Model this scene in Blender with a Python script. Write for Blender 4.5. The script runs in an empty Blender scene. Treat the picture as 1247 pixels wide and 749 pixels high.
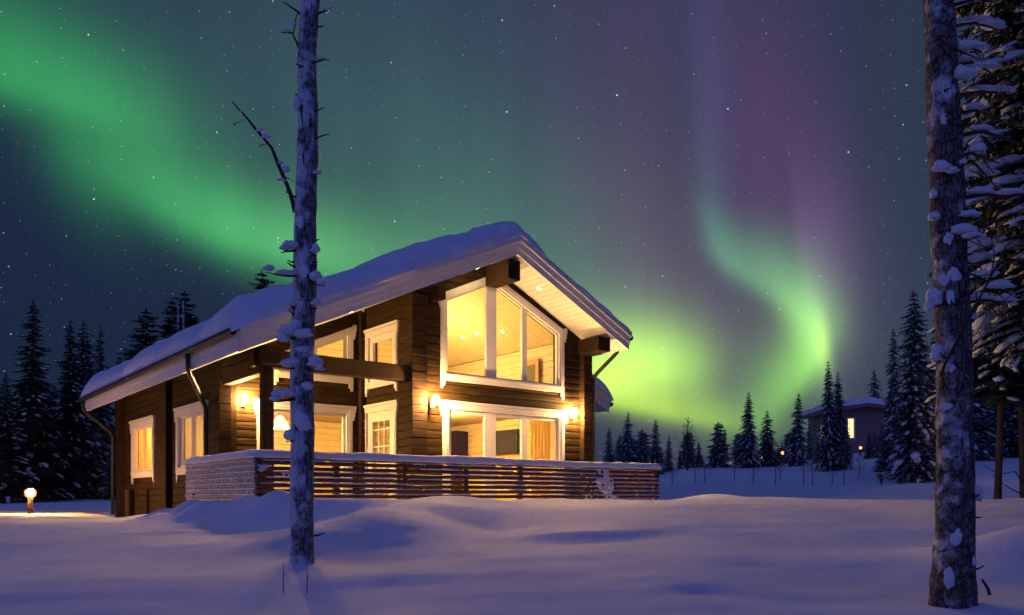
import bpy, bmesh, math, random
from mathutils import Vector, Matrix, noise as mnoise
R = math.radians
sc = bpy.context.scene
col = sc.collection
# ------------------------------------------------------------------ camera
EYE = 1.6                                   # eye height; every height below is given above the eye plus EYE
cam_d = bpy.data.cameras.new('camera'); cam = bpy.data.objects.new('camera', cam_d); col.objects.link(cam)
cam.location = (0, 0, EYE); cam.rotation_euler = (R(90), 0, 0)
cam_d.sensor_width = 36; cam_d.lens = 992/1247*36; cam_d.shift_y = 230.5/1247
cam_d.clip_start = .05; cam_d.clip_end = 3000
sc.camera = cam
sc.view_settings.view_transform = 'Standard'; sc.view_settings.look = 'None'
sc.view_settings.exposure = 0.0; sc.view_settings.gamma = 1
sc.render.engine = 'CYCLES'
sc.cycles.use_denoising = True
sc.cycles.max_bounces = 7; sc.cycles.transparent_max_bounces = 12
sc.cycles.sample_clamp_indirect = 6
FPX, PX0, PY0 = 992., 623.5, 605.
def ray(px, d, py=None):                    # photograph column and distance ahead -> x (and height)
    x = (px-PX0)/FPX*d
    return x if py is None else (x, EYE+(PY0-py)/FPX*d)
# ------------------------------------------------------------------ night sky with aurora
def lin(c): return tuple(((x/255)/12.92 if x/255 <= .04045 else ((x/255+.055)/1.055)**2.4) for x in c)
AUR = []
def b(cx, cy, ang, sa, sp, sn, rgb, k=1.0): AUR.append((cx, cy, ang, sa, sp, sn, tuple(x*k for x in rgb)))
#SKYBEGIN
BASE=lin((25,39,63))
G=(.018,.225,.040); GT=(.044,.25,.066)
# broad veils
b(700,-20,0,420,300,300,(.018,.013,.027))
b(400,60,14,330,130,240,(.006,.025,.021))
b(500,240,24,190,80,110,(.020,.057,.036))
b(1150,520,0,420,170,300,(.015,.026,.028))
b(640,310,30,120,60,90,(.02,.055,.028))
b(860,430,0,120,110,70,(.050,.042,.045))
# purple
b(765,170,84,230,85,85,(.026,.000,.020))
b(795,350,74,110,62,75,(.046,.016,.026))
b(940,225,84,150,36,62,(.054,.004,.046))
b(985,330,84,80,10,50,(.070,.036,.078))
b(864,120,87,140,16,20,(.024,.016,.054))
# left ribbon
b(-60,70,14,110,32,72,G,.78)
b(75,112,18,95,24,50,G,.78)
b(105,195,62,60,34,62,G,.52)
b(185,195,45,75,38,62,GT,.28)
b(230,262,32,85,22,44,G,.76)
b(320,292,20,80,20,38,GT,.86)
b(420,320,14,80,25,44,(.075,.30,.075),.74)
b(540,350,10,90,40,60,(.06,.20,.08),.45)
# glow right of the house
b(742,440,4,58,30,36,(.27,.50,.02),1.45)
b(742,460,12,36,18,26,(.24,.26,.04),1.25)
b(808,446,26,34,20,34,(.16,.34,.02),1.3)
b(836,450,70,24,9,34,(.05,.13,.01),.6)
b(742,486,11,78,8,20,(.20,.33,.0),1.25)
b(835,507,8,52,10,18,(.14,.26,.0),.9)
b(905,520,-4,50,18,34,(.05,.13,.01),.75)
b(735,385,24,70,40,44,(.04,.12,.05),.7)
# right curl
b(866,240,84,60,14,14,(.012,.036,.026),.7)
b(874,292,66,34,10,16,(.03,.14,.06),.75)
b(905,328,34,34,11,34,(.05,.20,.07),.75)
b(945,352,36,38,14,40,(.07,.24,.08),.72)
b(980,384,56,36,17,28,(.14,.38,.07),.95)
b(993,418,80,36,24,10,(.19,.46,.05),1.)
b(1002,415,86,26,7,6,(.26,.34,.04),.75)
b(978,455,122,36,26,10,(.14,.37,.03),.85)
b(947,482,128,36,30,11,(.09,.24,.02),.7)
b(930,445,88,50,20,26,(.03,.09,.01),.75)
#SKYEND
def dir_angles(px, py):
    x = (px-PX0)/FPX; z = (PY0-py)/FPX
    return math.atan2(x, 1), math.atan2(z, math.sqrt(x*x+1))
w = bpy.data.worlds.new('World'); sc.world = w; w.use_nodes = True
nt = w.node_tree; nt.nodes.clear()
def N(t, **k):
    n = nt.nodes.new(t)
    for a, v in k.items(): setattr(n, a, v)
    return n
def put(sock, v):
    if hasattr(v, 'is_output'): nt.links.new(v, sock)
    else: sock.default_value = v
def mth(op, a, b_=0., c=0., clamp=False):
    n = N('ShaderNodeMath', operation=op, use_clamp=clamp)
    put(n.inputs[0], a); put(n.inputs[1], b_); put(n.inputs[2], c)
    return n.outputs[0]
def vec(op, a, b_=(0, 0, 0), s=None):
    n = N('ShaderNodeVectorMath', operation=op)
    put(n.inputs[0], a)
    if op == 'SCALE': put(n.inputs['Scale'], s)
    else: put(n.inputs[1], b_)
    return n.outputs['Value'] if op == 'DOT_PRODUCT' else n.outputs['Vector']
def sstep(x, lo, hi):
    n = N('ShaderNodeMapRange', interpolation_type='SMOOTHSTEP'); put(n.inputs[0], x)
    n.inputs[1].default_value = lo; n.inputs[2].default_value = hi
    return n.outputs[0]
tc = N('ShaderNodeTexCoord'); D = tc.outputs['Generated']
sx = N('ShaderNodeSeparateXYZ'); nt.links.new(D, sx.inputs[0]); X, Y, Z = sx.outputs
az = mth('ARCTAN2', X, Y); el = mth('ARCTAN2', Z, mth('SQRT', mth('ADD', mth('MULTIPLY', X, X), mth('MULTIPLY', Y, Y))))
cmb = N('ShaderNodeCombineXYZ'); put(cmb.inputs[0], az); put(cmb.inputs[1], el); put(cmb.inputs[2], 1.)
AE = cmb.outputs[0]                          # (azimuth, elevation, 1)
rn = N('ShaderNodeTexNoise', noise_dimensions='2D'); put(rn.inputs['Vector'], vec('MULTIPLY', AE, (14, 2.2, 0))); rn.inputs['Scale'].default_value = 1.; rn.inputs['Detail'].default_value = 3
rays = mth('MULTIPLY_ADD', rn.outputs[0], .3, .82)                                  # faint vertical rays
acc = None
for cx, cy, ang, sa, sp, sn, rgb in AUR:
    a0, e0 = dir_angles(cx, cy); ax = dir_angles(cx+1, cy); ay = dir_angles(cx, cy+1)
    J = Matrix(((ax[0]-a0, ay[0]-a0), (ax[1]-e0, ay[1]-e0))).inverted()
    t = R(ang); m = Matrix(((math.cos(t), math.sin(t)), (-math.sin(t), math.cos(t)))) @ J
    s = math.sqrt(.5)
    r0 = [v*s/sa for v in m[0]]; r1 = [v*s/sp for v in m[1]]
    p = vec('DOT_PRODUCT', AE, (r0[0], r0[1], -(r0[0]*a0+r0[1]*e0)))
    q = vec('DOT_PRODUCT', AE, (r1[0], r1[1], -(r1[0]*a0+r1[1]*e0)))
    if sp != sn: q = mth('MAXIMUM', q, mth('MULTIPLY', q, -sp/sn))
    g = mth('EXPONENT', mth('MULTIPLY', mth('MULTIPLY_ADD', p, p, mth('MULTIPLY', q, q)), -1.))
    n = N('ShaderNodeVectorMath', operation='MULTIPLY_ADD')
    put(n.inputs[0], g); n.inputs[1].default_value = rgb
    if acc is None: n.inputs[2].default_value = (0, 0, 0)
    else: put(n.inputs[2], acc)
    acc = n.outputs[0]
acc = vec('SCALE', acc, s=rays)
acc = vec('ADD', acc, BASE)
# the part of the sky behind the viewer: violet afterglow, deeper blue overhead
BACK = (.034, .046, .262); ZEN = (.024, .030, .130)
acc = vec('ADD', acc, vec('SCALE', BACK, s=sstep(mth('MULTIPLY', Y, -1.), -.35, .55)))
acc = vec('ADD', acc, vec('SCALE', ZEN, s=sstep(Z, .62, .95)))
def stars(scale, rad, power, gain, off):
    v = N('ShaderNodeTexVoronoi', voronoi_dimensions='2D', feature='F1')
    put(v.inputs['Vector'], vec('ADD', AE, off)); v.inputs['Scale'].default_value = scale
    sp_ = N('ShaderNodeSeparateColor'); nt.links.new(v.outputs['Color'], sp_.inputs[0])
    br = mth('MULTIPLY', mth('POWER', sp_.outputs[0], power), gain)
    return mth('MULTIPLY', mth('LESS_THAN', v.outputs['Distance'], rad*scale), br), sp_.outputs[1]
mix = None
for args in ((70, .00050, 3., .22, (5, 2, 0)), (36, .00062, 2.6, .42, (3, 7, 0)), (15, .00085, 4., 1.2, (1, 2, 0))):
    st, hue = stars(*args)
    cr = N('ShaderNodeValToRGB'); put(cr.inputs[0], hue)
    cr.color_ramp.elements[0].color = (.55, .75, 1, 1); cr.color_ramp.elements[1].color = (1, .9, .85, 1)
    acc = vec('ADD', acc, vec('SCALE', cr.outputs[0], s=st))
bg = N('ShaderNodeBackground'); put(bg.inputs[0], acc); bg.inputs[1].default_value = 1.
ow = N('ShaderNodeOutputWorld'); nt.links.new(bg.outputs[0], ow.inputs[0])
w.cycles.sampling_method = 'MANUAL'; w.cycles.sample_map_resolution = 512
# ------------------------------------------------------------------ weak violet afterglow from behind the viewer's left shoulder
sd = bpy.data.lights.new('afterglow', 'SUN'); sd.energy = .12; sd.angle = R(18); sd.color = (.54, .54, 1.)
so = bpy.data.objects.new('afterglow', sd); col.objects.link(so)
so.rotation_euler = Vector((.85, .48, -.26)).to_track_quat('-Z', 'Y').to_euler()

# ------------------------------------------------------------------ materials
def mat(name):
    m = bpy.data.materials.new(name); m.use_nodes = True
    t = m.node_tree; return m, t, t.nodes['Principled BSDF']
def ramp(t, src, stops):
    r = t.nodes.new('ShaderNodeValToRGB'); t.links.new(src, r.inputs[0])
    e = r.color_ramp.elements
    while len(e) < len(stops): e.new(.5)
    for i, (p, c) in enumerate(stops): e[i].position = p; e[i].color = (*c, 1) if len(c) == 3 else c
    return r.outputs[0]
def tnoise(t, scale, detail=4, vecscale=None, rough=.55):
    n = t.nodes.new('ShaderNodeTexNoise'); n.inputs['Scale'].default_value = scale; n.inputs['Detail'].default_value = detail; n.inputs['Roughness'].default_value = rough
    c = t.nodes.new('ShaderNodeTexCoord')
    if vecscale:
        mp = t.nodes.new('ShaderNodeMapping'); mp.inputs['Scale'].default_value = vecscale
        t.links.new(c.outputs['Object'], mp.inputs[0]); t.links.new(mp.outputs[0], n.inputs[0])
    else: t.links.new(c.outputs['Object'], n.inputs[0])
    return n.outputs[0]
def bump(t, bsdf, src, strength, dist):
    bn = t.nodes.new('ShaderNodeBump'); bn.inputs['Strength'].default_value = strength; bn.inputs['Distance'].default_value = dist
    t.links.new(src, bn.inputs['Height'])
    t.links.new(bn.outputs[0], bsdf.inputs['Normal']); return bn
def noisy(name, stops, scale, rough=.7, vecscale=None, bs=.3, bd=.01, detail=5, spec=.35):
    m, t, p = mat(name)
    n = tnoise(t, scale, detail, vecscale)
    t.links.new(ramp(t, n, stops), p.inputs['Base Color']); p.inputs['Roughness'].default_value = rough
    p.inputs['Specular IOR Level'].default_value = spec
    if bs: bump(t, p, n, bs, bd)
    return m
def glow(name, c, s):
    m, t, p = mat(name); p.inputs['Base Color'].default_value = (*c, 1)
    p.inputs['Emission Color'].default_value = (*c, 1); p.inputs['Emission Strength'].default_value = s
    return m
def snow_mat(name, grain=1.0):
    m, t, p = mat(name)
    n1 = tnoise(t, 1.6, 5); n2 = tnoise(t, 55, 3); n3 = tnoise(t, 260, 1)
    t.links.new(ramp(t, n1, [(.3, (.74, .76, .82)), (.7, (.86, .87, .90))]), p.inputs['Base Color'])
    p.inputs['Roughness'].default_value = .75; p.inputs['Specular IOR Level'].default_value = .25
    a = t.nodes.new('ShaderNodeMath'); a.operation = 'MULTIPLY_ADD'; t.links.new(n3, a.inputs[0]); a.inputs[1].default_value = .35; t.links.new(n2, a.inputs[2])
    n4 = tnoise(t, 17, 4, (1, 1.6, 1))
    b1 = bump(t, p, n1, .35, .06); b3 = bump(t, p, n4, .45*grain, .05); t.links.new(b1.outputs[0], b3.inputs['Normal'])
    b2 = bump(t, p, a.outputs[0], .8*grain, .022); t.links.new(b3.outputs[0], b2.inputs['Normal'])
    return m
def glare_mat(name, c, e):
    m, t, p = mat(name); t.nodes.remove(p); o = [n for n in t.nodes if n.type == 'OUTPUT_MATERIAL'][0]
    tr = t.nodes.new('ShaderNodeBsdfTransparent'); tr.inputs[0].default_value = (1, .88, .62, 1)
    em = t.nodes.new('ShaderNodeEmission'); em.inputs[0].default_value = (*c, 1); em.inputs[1].default_value = e
    mx = t.nodes.new('ShaderNodeMixShader'); mx.inputs[0].default_value = .42
    t.links.new(tr.outputs[0], mx.inputs[1]); t.links.new(em.outputs[0], mx.inputs[2]); t.links.new(mx.outputs[0], o.inputs[0]); return m
GLARE = glare_mat('glare_mat', (1., .58, .10), 1.9)  # glowing see-through shell that imitates yellow glare round a bright bulb
SNOW = snow_mat('snow'); SNOWT = snow_mat('snow_clump', 1.)
LOG = noisy('stained_log', [(.25, (.012, .0064, .0027)), (.5, (.027, .0155, .0058)), (.62, (.043, .0255, .0095)), (.8, (.020, .0108, .0047))], 2.2, .8, (1.1, 1.1, 13), .5, .008, 8, .10)
LOGD = noisy('dark_beam', [(.3, (.014, .008, .005)), (.7, (.036, .019, .010))], 4., .8, (1.5, 1.5, 8), .4, .006, 8, .10)
TRIM = noisy('white_trim', [(.3, (.58, .56, .53)), (.7, (.70, .68, .65))], 5., .5, (2, 2, 9), .12, .002)
METAL = noisy('dark_gutter', [(.3, (.022, .020, .020)), (.7, (.04, .036, .034))], 8., .5, None, .05, .001, 5, .2)
PINE = noisy('pale_pine', [(.25, (.55, .42, .22)), (.75, (.70, .56, .33))], 3., .5, (1.2, 1.2, 9), .15, .003)
PINE2 = noisy('orange_pine', [(.25, (.36, .17, .05)), (.75, (.50, .26, .09))], 4., .5, (6, 6, 1), .15, .003)
PFLOOR = noisy('floorboard', [(.25, (.32, .20, .10)), (.75, (.42, .28, .15))], 3., .45, (8, 1, 1), .1, .002)
SLAT = noisy('red_brown_slat', [(.25, (.075, .024, .012)), (.75, (.16, .058, .028))], 4., .55, (2, 2, 10), .3, .004)
FSLAT = noisy('frosted_slat', [(.36, (.085, .035, .02)), (.46, (.22, .17, .16)), (.60, (.60, .60, .65))], 7., .8, (2, 2, 9), .4, .006, 8)
BLACK = noisy('black_plastic', [(.3, (.012, .012, .013)), (.7, (.02, .02, .021))], 20., .35, None, 0)
CURT = noisy('ochre_curtain', [(.25, (.62, .40, .10)), (.75, (.80, .56, .20))], 6., .85, (9, 9, .4), .3, .01)
BLIND = noisy('beige_blind', [(.25, (.44, .36, .24)), (.75, (.55, .46, .32))], 6., .85, (9, 9, .4), .3, .01)
CREAM = noisy('cream_curtain', [(.25, (.66, .55, .36)), (.75, (.82, .72, .52))], 6., .85, (9, 9, .4), .3, .01)
for m in (CURT, BLIND, CREAM):
    t = m.node_tree; p = [n for n in t.nodes if n.type == 'BSDF_PRINCIPLED'][0]; o = [n for n in t.nodes if n.type == 'OUTPUT_MATERIAL'][0]
    tl = t.nodes.new('ShaderNodeBsdfTranslucent'); mx = t.nodes.new('ShaderNodeMixShader'); mx.inputs[0].default_value = .7
    t.links.new(p.inputs['Base Color'].links[0].from_socket, tl.inputs[0]); t.links.new(p.outputs[0], mx.inputs[1]); t.links.new(tl.outputs[0], mx.inputs[2]); t.links.new(mx.outputs[0], o.inputs[0])
BOARDS, _t, _p = mat('white_boards')
_n = tnoise(_t, 4., 4, (1, 9, 9)); _t.links.new(ramp(_t, _n, [(.3, (.66, .62, .56)), (.7, (.80, .77, .72))]), _p.inputs['Base Color']); _p.inputs['Roughness'].default_value = .5
def wave_lines(t, bsdf, axis, scale, strength):
    wv = t.nodes.new('ShaderNodeTexWave'); wv.bands_direction = axis; wv.wave_profile = 'SIN'; wv.inputs['Scale'].default_value = scale
    c = t.nodes.new('ShaderNodeTexCoord'); t.links.new(c.outputs['Object'], wv.inputs[0])
    r = ramp(t, wv.outputs[1], [(0, (0, 0, 0)), (.10, (1, 1, 1))])
    bump(t, bsdf, r, strength, .01); return r
GLASS, _t, _p = mat('window_glass')
_t.nodes.remove(_p)
_o = [n for n in _t.nodes if n.type == 'OUTPUT_MATERIAL'][0]
_tr = _t.nodes.new('ShaderNodeBsdfTransparent'); _gl = _t.nodes.new('ShaderNodeBsdfGlossy'); _gl.inputs['Roughness'].default_value = .02
_lw = _t.nodes.new('ShaderNodeLayerWeight'); _pw = _t.nodes.new('ShaderNodeMath'); _pw.operation = 'POWER'; _t.links.new(_lw.outputs['Facing'], _pw.inputs[0]); _pw.inputs[1].default_value = 5
_fr = _t.nodes.new('ShaderNodeMath'); _fr.operation = 'MULTIPLY_ADD'; _t.links.new(_pw.outputs[0], _fr.inputs[0]); _fr.inputs[1].default_value = .7; _fr.inputs[2].default_value = .035
_mx = _t.nodes.new('ShaderNodeMixShader'); _t.links.new(_fr.outputs[0], _mx.inputs[0]); _t.links.new(_tr.outputs[0], _mx.inputs[1]); _t.links.new(_gl.outputs[0], _mx.inputs[2]); _t.links.new(_mx.outputs[0], _o.inputs[0])
FROST, _t, _p = mat('frosted_needles')
_n = tnoise(_t, 9., 4); _t.links.new(ramp(_t, _n, [(.38, (.016, .026, .020)), (.50, (.045, .062, .055)), (.60, (.22, .25, .29)), (.72, (.50, .52, .58))]), _p.inputs['Base Color']); _p.inputs['Roughness'].default_value = .85
NEEDLE = noisy('needles', [(.3, (.012, .022, .014)), (.7, (.030, .050, .030))], 2.5, .8, None, 0)
def bark_mat(name, thr, dark, mid, pale, wind=.5):
    m, t, p = mat(name)
    c = t.nodes.new('ShaderNodeTexCoord'); mp = t.nodes.new('ShaderNodeMapping'); mp.inputs['Scale'].default_value = (1, 1, .33); t.links.new(c.outputs['Object'], mp.inputs[0])
    vo = t.nodes.new('ShaderNodeTexVoronoi'); vo.feature = 'DISTANCE_TO_EDGE'; vo.inputs['Scale'].default_value = 34
    ds = t.nodes.new('ShaderNodeTexNoise'); ds.inputs['Scale'].default_value = 11; ds.inputs['Detail'].default_value = 5; t.links.new(mp.outputs[0], ds.inputs[0])
    mxv = t.nodes.new('ShaderNodeVectorMath'); mxv.operation = 'MULTIPLY_ADD'; t.links.new(ds.outputs[1], mxv.inputs[0]); mxv.inputs[1].default_value = (.09, .09, .09); t.links.new(mp.outputs[0], mxv.inputs[2]); t.links.new(mxv.outputs[0], vo.inputs['Vector'])
    pl = ramp(t, vo.outputs[0], [(.0, (0, 0, 0)), (.10, (1, 1, 1))])                     # bark plates and the cracks between
    n = tnoise(t, 16, 7, (1, 1, .8), .68)
    col_ = ramp(t, n, [(.30, dark), (.48, mid), (.70, pale)])
    m1 = t.nodes.new('ShaderNodeMix'); m1.data_type = 'RGBA'; t.links.new(pl, m1.inputs[0]); m1.inputs[6].default_value = (*[v*.45 for v in dark], 1); t.links.new(col_, m1.inputs[7])
    ge = t.nodes.new('ShaderNodeNewGeometry'); dt = t.nodes.new('ShaderNodeVectorMath'); dt.operation = 'DOT_PRODUCT'; t.links.new(ge.outputs['True Normal'], dt.inputs[0]); dt.inputs[1].default_value = (-.80*wind, -.45*wind, .5*wind)
    n2 = tnoise(t, 4.2, 9, None, .72)
    ad0 = t.nodes.new('ShaderNodeMath'); ad0.operation = 'MULTIPLY_ADD'; t.links.new(dt.outputs['Value'], ad0.inputs[0]); ad0.inputs[1].default_value = .20; t.links.new(n2, ad0.inputs[2])
    mk = ramp(t, ad0.outputs[0], [(thr-.02, (0, 0, 0)), (thr+.075, (1, 1, 1))])              # crusted snow
    mx = t.nodes.new('ShaderNodeMix'); mx.data_type = 'RGBA'
    t.links.new(mk, mx.inputs[0]); t.links.new(m1.outputs[2], mx.inputs[6]); mx.inputs[7].default_value = (.64, .65, .70, 1)
    t.links.new(mx.outputs[2], p.inputs['Base Color']); p.inputs['Roughness'].default_value = .92; p.inputs['Specular IOR Level'].default_value = .15
    s1 = t.nodes.new('ShaderNodeMath'); s1.operation = 'MULTIPLY_ADD'; t.links.new(pl, s1.inputs[0]); s1.inputs[1].default_value = .7; t.links.new(n, s1.inputs[2])
    s2 = t.nodes.new('ShaderNodeMath'); s2.operation = 'MULTIPLY_ADD'; t.links.new(mk, s2.inputs[0]); s2.inputs[1].default_value = 1.2; t.links.new(s1.outputs[0], s2.inputs[2])
    bump(t, p, s2.outputs[0], .9, .014)
    return m
BARKSNOW = bark_mat('frosted_bark', .492, (.05, .042, .042), (.20, .185, .20), (.42, .40, .42), .55)
BARKR = bark_mat('patchy_bark', .60, (.035, .026, .025), (.12, .095, .092), (.27, .22, .215), .55)
BARKT = noisy('trunk_bark', [(.3, (.020, .015, .012)), (.7, (.07, .05, .04))], 6., .9, (1, 1, .3), .4, .02)

# ------------------------------------------------------------------ helpers
class MB:
    def __init__(s): s.v = []; s.f = []; s.m = []
    def add(s, vs, fs, mi=0):
        o = len(s.v); s.v += [tuple(v) for v in vs]; s.f += [tuple(i+o for i in f) for f in fs]; s.m += [mi]*len(fs)
    def box(s, x0, y0, z0, x1, y1, z1, mi=0, bev=0.):
        if x0 > x1: x0, x1 = x1, x0
        if y0 > y1: y0, y1 = y1, y0
        if z0 > z1: z0, z1 = z1, z0
        if not bev:
            s.add([(x0, y0, z0), (x1, y0, z0), (x1, y1, z0), (x0, y1, z0), (x0, y0, z1), (x1, y0, z1), (x1, y1, z1), (x0, y1, z1)],
                  [(3, 2, 1, 0), (4, 5, 6, 7), (0, 1, 5, 4), (1, 2, 6, 5), (2, 3, 7, 6), (3, 0, 4, 7)], mi); return
        e = min(bev, (x1-x0)/3, (y1-y0)/3, (z1-z0)/3)
        bm = bmesh.new(); bmesh.ops.create_cube(bm, size=1)
        for v in bm.verts: v.co = Vector(((x0+x1)/2+v.co.x*(x1-x0), (y0+y1)/2+v.co.y*(y1-y0), (z0+z1)/2+v.co.z*(z1-z0)))
        bmesh.ops.bevel(bm, geom=bm.edges[:], offset=e, segments=2, profile=.5, affect='EDGES')
        s.bm(bm, mi)
    def bm(s, bm, mi=0):
        bm.verts.index_update(); s.add([v.co[:] for v in bm.verts], [[v.index for v in f.verts] for f in bm.faces], mi); bm.free()
    def prism(s, pts, fn0, fn1, mi=0):        # polygon pts; fn maps (a,b) to 3-D at either end
        n = len(pts); A = [fn0(*p) for p in pts]; B_ = [fn1(*p) for p in pts]
        s.add(A+B_, [tuple(range(n))[::-1], tuple(range(n, 2*n))]+[(i, (i+1) % n, (i+1) % n+n, i+n) for i in range(n)], mi)
    def tube(s, pts, rad, n=8, mi=0, cap=True, jit=0., rnd=random):
        pts = [Vector(p) for p in pts]; k = len(pts)
        if not hasattr(rad, '__len__'): rad = [rad]*k
        o = len(s.v); up = None
        for i, p in enumerate(pts):
            d = (pts[min(i+1, k-1)]-pts[max(i-1, 0)]).normalized()
            if up is None: up = d.orthogonal().normalized()
            a = (up-d*up.dot(d)).normalized(); up = a; c = d.cross(a)
            for j in range(n):
                th = 2*math.pi*j/n; r = rad[i]*(1+(rnd.uniform(-jit, jit) if jit else 0))
                s.v.append(tuple(p+a*math.cos(th)*r+c*math.sin(th)*r))
        for i in range(k-1):
            for j in range(n):
                s.f.append((o+i*n+j, o+i*n+(j+1) % n, o+(i+1)*n+(j+1) % n, o+(i+1)*n+j)); s.m.append(mi)
        if cap:
            s.f.append(tuple(o+j for j in range(n))[::-1]); s.m.append(mi)
            s.f.append(tuple(o+(k-1)*n+j for j in range(n))); s.m.append(mi)
    def lathe(s, prof, c=(0, 0, 0), n=20, mi=0):
        o = len(s.v)
        for r, z in prof:
            for j in range(n): th = 2*math.pi*j/n; s.v.append((c[0]+r*math.cos(th), c[1]+r*math.sin(th), c[2]+z))
        for i in range(len(prof)-1):
            for j in range(n): s.f.append((o+i*n+j, o+i*n+(j+1) % n, o+(i+1)*n+(j+1) % n, o+(i+1)*n+j)); s.m.append(mi)
        s.f.append(tuple(o+j for j in range(n))[::-1]); s.m.append(mi); e = o+(len(prof)-1)*n
        s.f.append(tuple(e+j for j in range(n))); s.m.append(mi)
    def blob(s, c, r, seed=0, sub=2, amp=.22, fr=1.6, flat=0., mi=0):   # a lump of snow
        V, F = ICO[sub]; o = len(s.v); c = Vector(c); off = Vector((seed*3.17, seed*1.31, seed*.77))
        for v in V:
            k = 1+amp*mnoise.noise(v*fr+off)+amp*.5*mnoise.noise(v*fr*2.3+off)
            z = v.z*k
            if z < 0: z *= (1-flat)
            s.v.append((c.x+v.x*k*r[0], c.y+v.y*k*r[1], c.z+z*r[2]))
        s.f += [tuple(i+o for i in f) for f in F]; s.m += [mi]*len(F)
    def build(s, name, mats, parent=None, smooth=False, loc=None, rz=0):
        me = bpy.data.meshes.new(name); me.from_pydata(s.v, [], s.f)
        mats = mats if isinstance(mats, (list, tuple)) else [mats]
        for m in mats: me.materials.append(m)
        if len(mats) > 1: me.polygons.foreach_set('material_index', s.m)
        if smooth: me.polygons.foreach_set('use_smooth', [True]*len(me.polygons))
        me.update(); o = bpy.data.objects.new(name, me); col.objects.link(o)
        if parent: o.parent = parent
        if loc: o.location = loc
        if rz: o.rotation_euler = (0, 0, rz)
        return o
ICO = {}
for _s in (1, 2, 3):
    _b = bmesh.new(); bmesh.ops.create_icosphere(_b, subdivisions=_s, radius=1); _b.verts.index_update()
    ICO[_s] = ([v.co.copy() for v in _b.verts], [[v.index for v in f.verts] for f in _b.faces]); _b.free()
def empty(name, loc, rz=0):
    o = bpy.data.objects.new(name, None); col.objects.link(o); o.location = loc; o.rotation_euler = (0, 0, rz); o.empty_display_size = .2
    return o
def tag(o, label, cat, group=None, kind=None):
    o['label'] = label; o['category'] = cat
    if group: o['group'] = group
    if kind: o['kind'] = kind
    return o
def lamp(name, loc, power, colr, rad, parent=None):
    l = bpy.data.lights.new(name, 'POINT'); l.energy = power; l.color = colr; l.shadow_soft_size = rad
    o = bpy.data.objects.new(name, l); col.objects.link(o); o.location = loc
    if parent: o.parent = parent
    return o
WARM = (1., .70, .26)

# ------------------------------------------------------------------ house frame: local x along the gable front, local y back along the side
HX, HY = (505-PX0)/FPX*16.5, 16.5
HR = math.atan2(.6197, .7849); CU, SU = math.cos(HR), math.sin(HR)
def W(s, t, z=0): return Vector((HX+CU*s-SU*t, HY+SU*s+CU*t, z))
def loc_st(x, y): dx, dy = x-HX, y-HY; return CU*dx+SU*dy, -SU*dx+CU*dy
def E_(z): return z+EYE                     # height above the eye -> world height

# ------------------------------------------------------------------ ground
def lerp_tab(tab, x):
    if x <= tab[0][0]: return tab[0][1]
    for (a, va), (c, vc) in zip(tab, tab[1:]):
        if x <= c:
            k = (x-a)/(c-a); k = k*k*(3-2*k)*.6+k*.4; return va+(vc-va)*k
    return tab[-1][1]
def smooth(a, c, x): k = max(0., min(1., (x-a)/(c-a))); return k*k*(3-2*k)
LEFT = [(-5, -1.5), (3, -1.2), (6, -.93), (8, -.70), (10, -.48), (12, -.36), (14, -.36), (17, -.44), (20, -.46), (24, -.40), (30, -.25), (45, .1), (70, .8)]
MIDT = [(-5, -1.5), (3, -1.2), (6, -.86), (8, -.64), (10, -.36), (11.6, -.15), (13.2, -.12), (15, -.30), (18, -.42), (24, -.45), (30, -.3), (45, .3), (70, 1.)]
RIGHT = [(-5, -1.5), (3, -1.15), (6, -.80), (8, -.58), (10, -.33), (12, -.12), (14, -.02), (15.5, -.10), (19, -.45), (23, -.40), (28, .1), (36, 1.0), (45, 1.75), (60, 2.75), (70, 3.1), (90, 2.6), (160, 2.)]
BUMPS = [  # x, y, rx, ry, dz
    (-1.75, 10.0, .95, .95, .26), (-2.4, 8.9, .9, .7, .14), (-1.2, 10.9, .7, .5, .12), (-3.5, 11.5, .9, .5, .12), (-4.7, 12.4, .55, .4, .17), (-4.05, 12.0, .35, .3, .12), (-5.4, 13.2, .6, .45, .14),
    (-.25, 10.2, .55, .8, -.10), (.2, 6.5, 1.5, .6, .06), (.7, 8.3, 1.2, .7, .04), (1.5, 9.5, .9, .45, .03), (1.25, 8.95, .5, .22, -.02),
    (.55, 9.3, .8, .2, .045), (2.0, 10.3, .8, .5, .025), (2.9, 9.6, .6, .3, -.015), (4.85, 7.2, .95, .8, .42), (4.2, 5.6, .9, .8, .10), (-3.0, 7.0, 1.5, .8, .05), (-1.1, 7.2, 1.0, .3, .05),
    (4.1, 17.0, 1.2, .7, .27), (.8, 13.2, 1.2, .4, .08), (-.6, 12.2, .9, .3, .08), (-2.05, 7.75, .28, .26, .06),
    (-5.05, 12.9, .32, .24, .24), (-4.6, 12.0, .30, .24, .18), (-5.9, 13.9, .38, .28, .20), (-3.75, 11.95, .34, .22, .20), (-4.35, 12.75, .24, .20, .20), (-3.3, 11.4, .25, .2, .13), (-5.4, 12.4, .25, .2, .10), (-3.2, 10.9, .5, .22, .06), (-4.3, 10.4, .7, .25, .05), (-6.6, 14.8, .5, .3, .10),
    (-3.3, 11.5, .9, .42, .24), (-2.2, 11.5, .8, .5, .18), (-1.2, 11.9, .8, .4, .10), (-4.3, 12.15, .5, .4, .10),
    (1.45, 6.3, .17, .10, -.018), (2.2, 7.3, .18, .10, -.018), (1.0, 6.55, .15, .09, -.016)]
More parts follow.
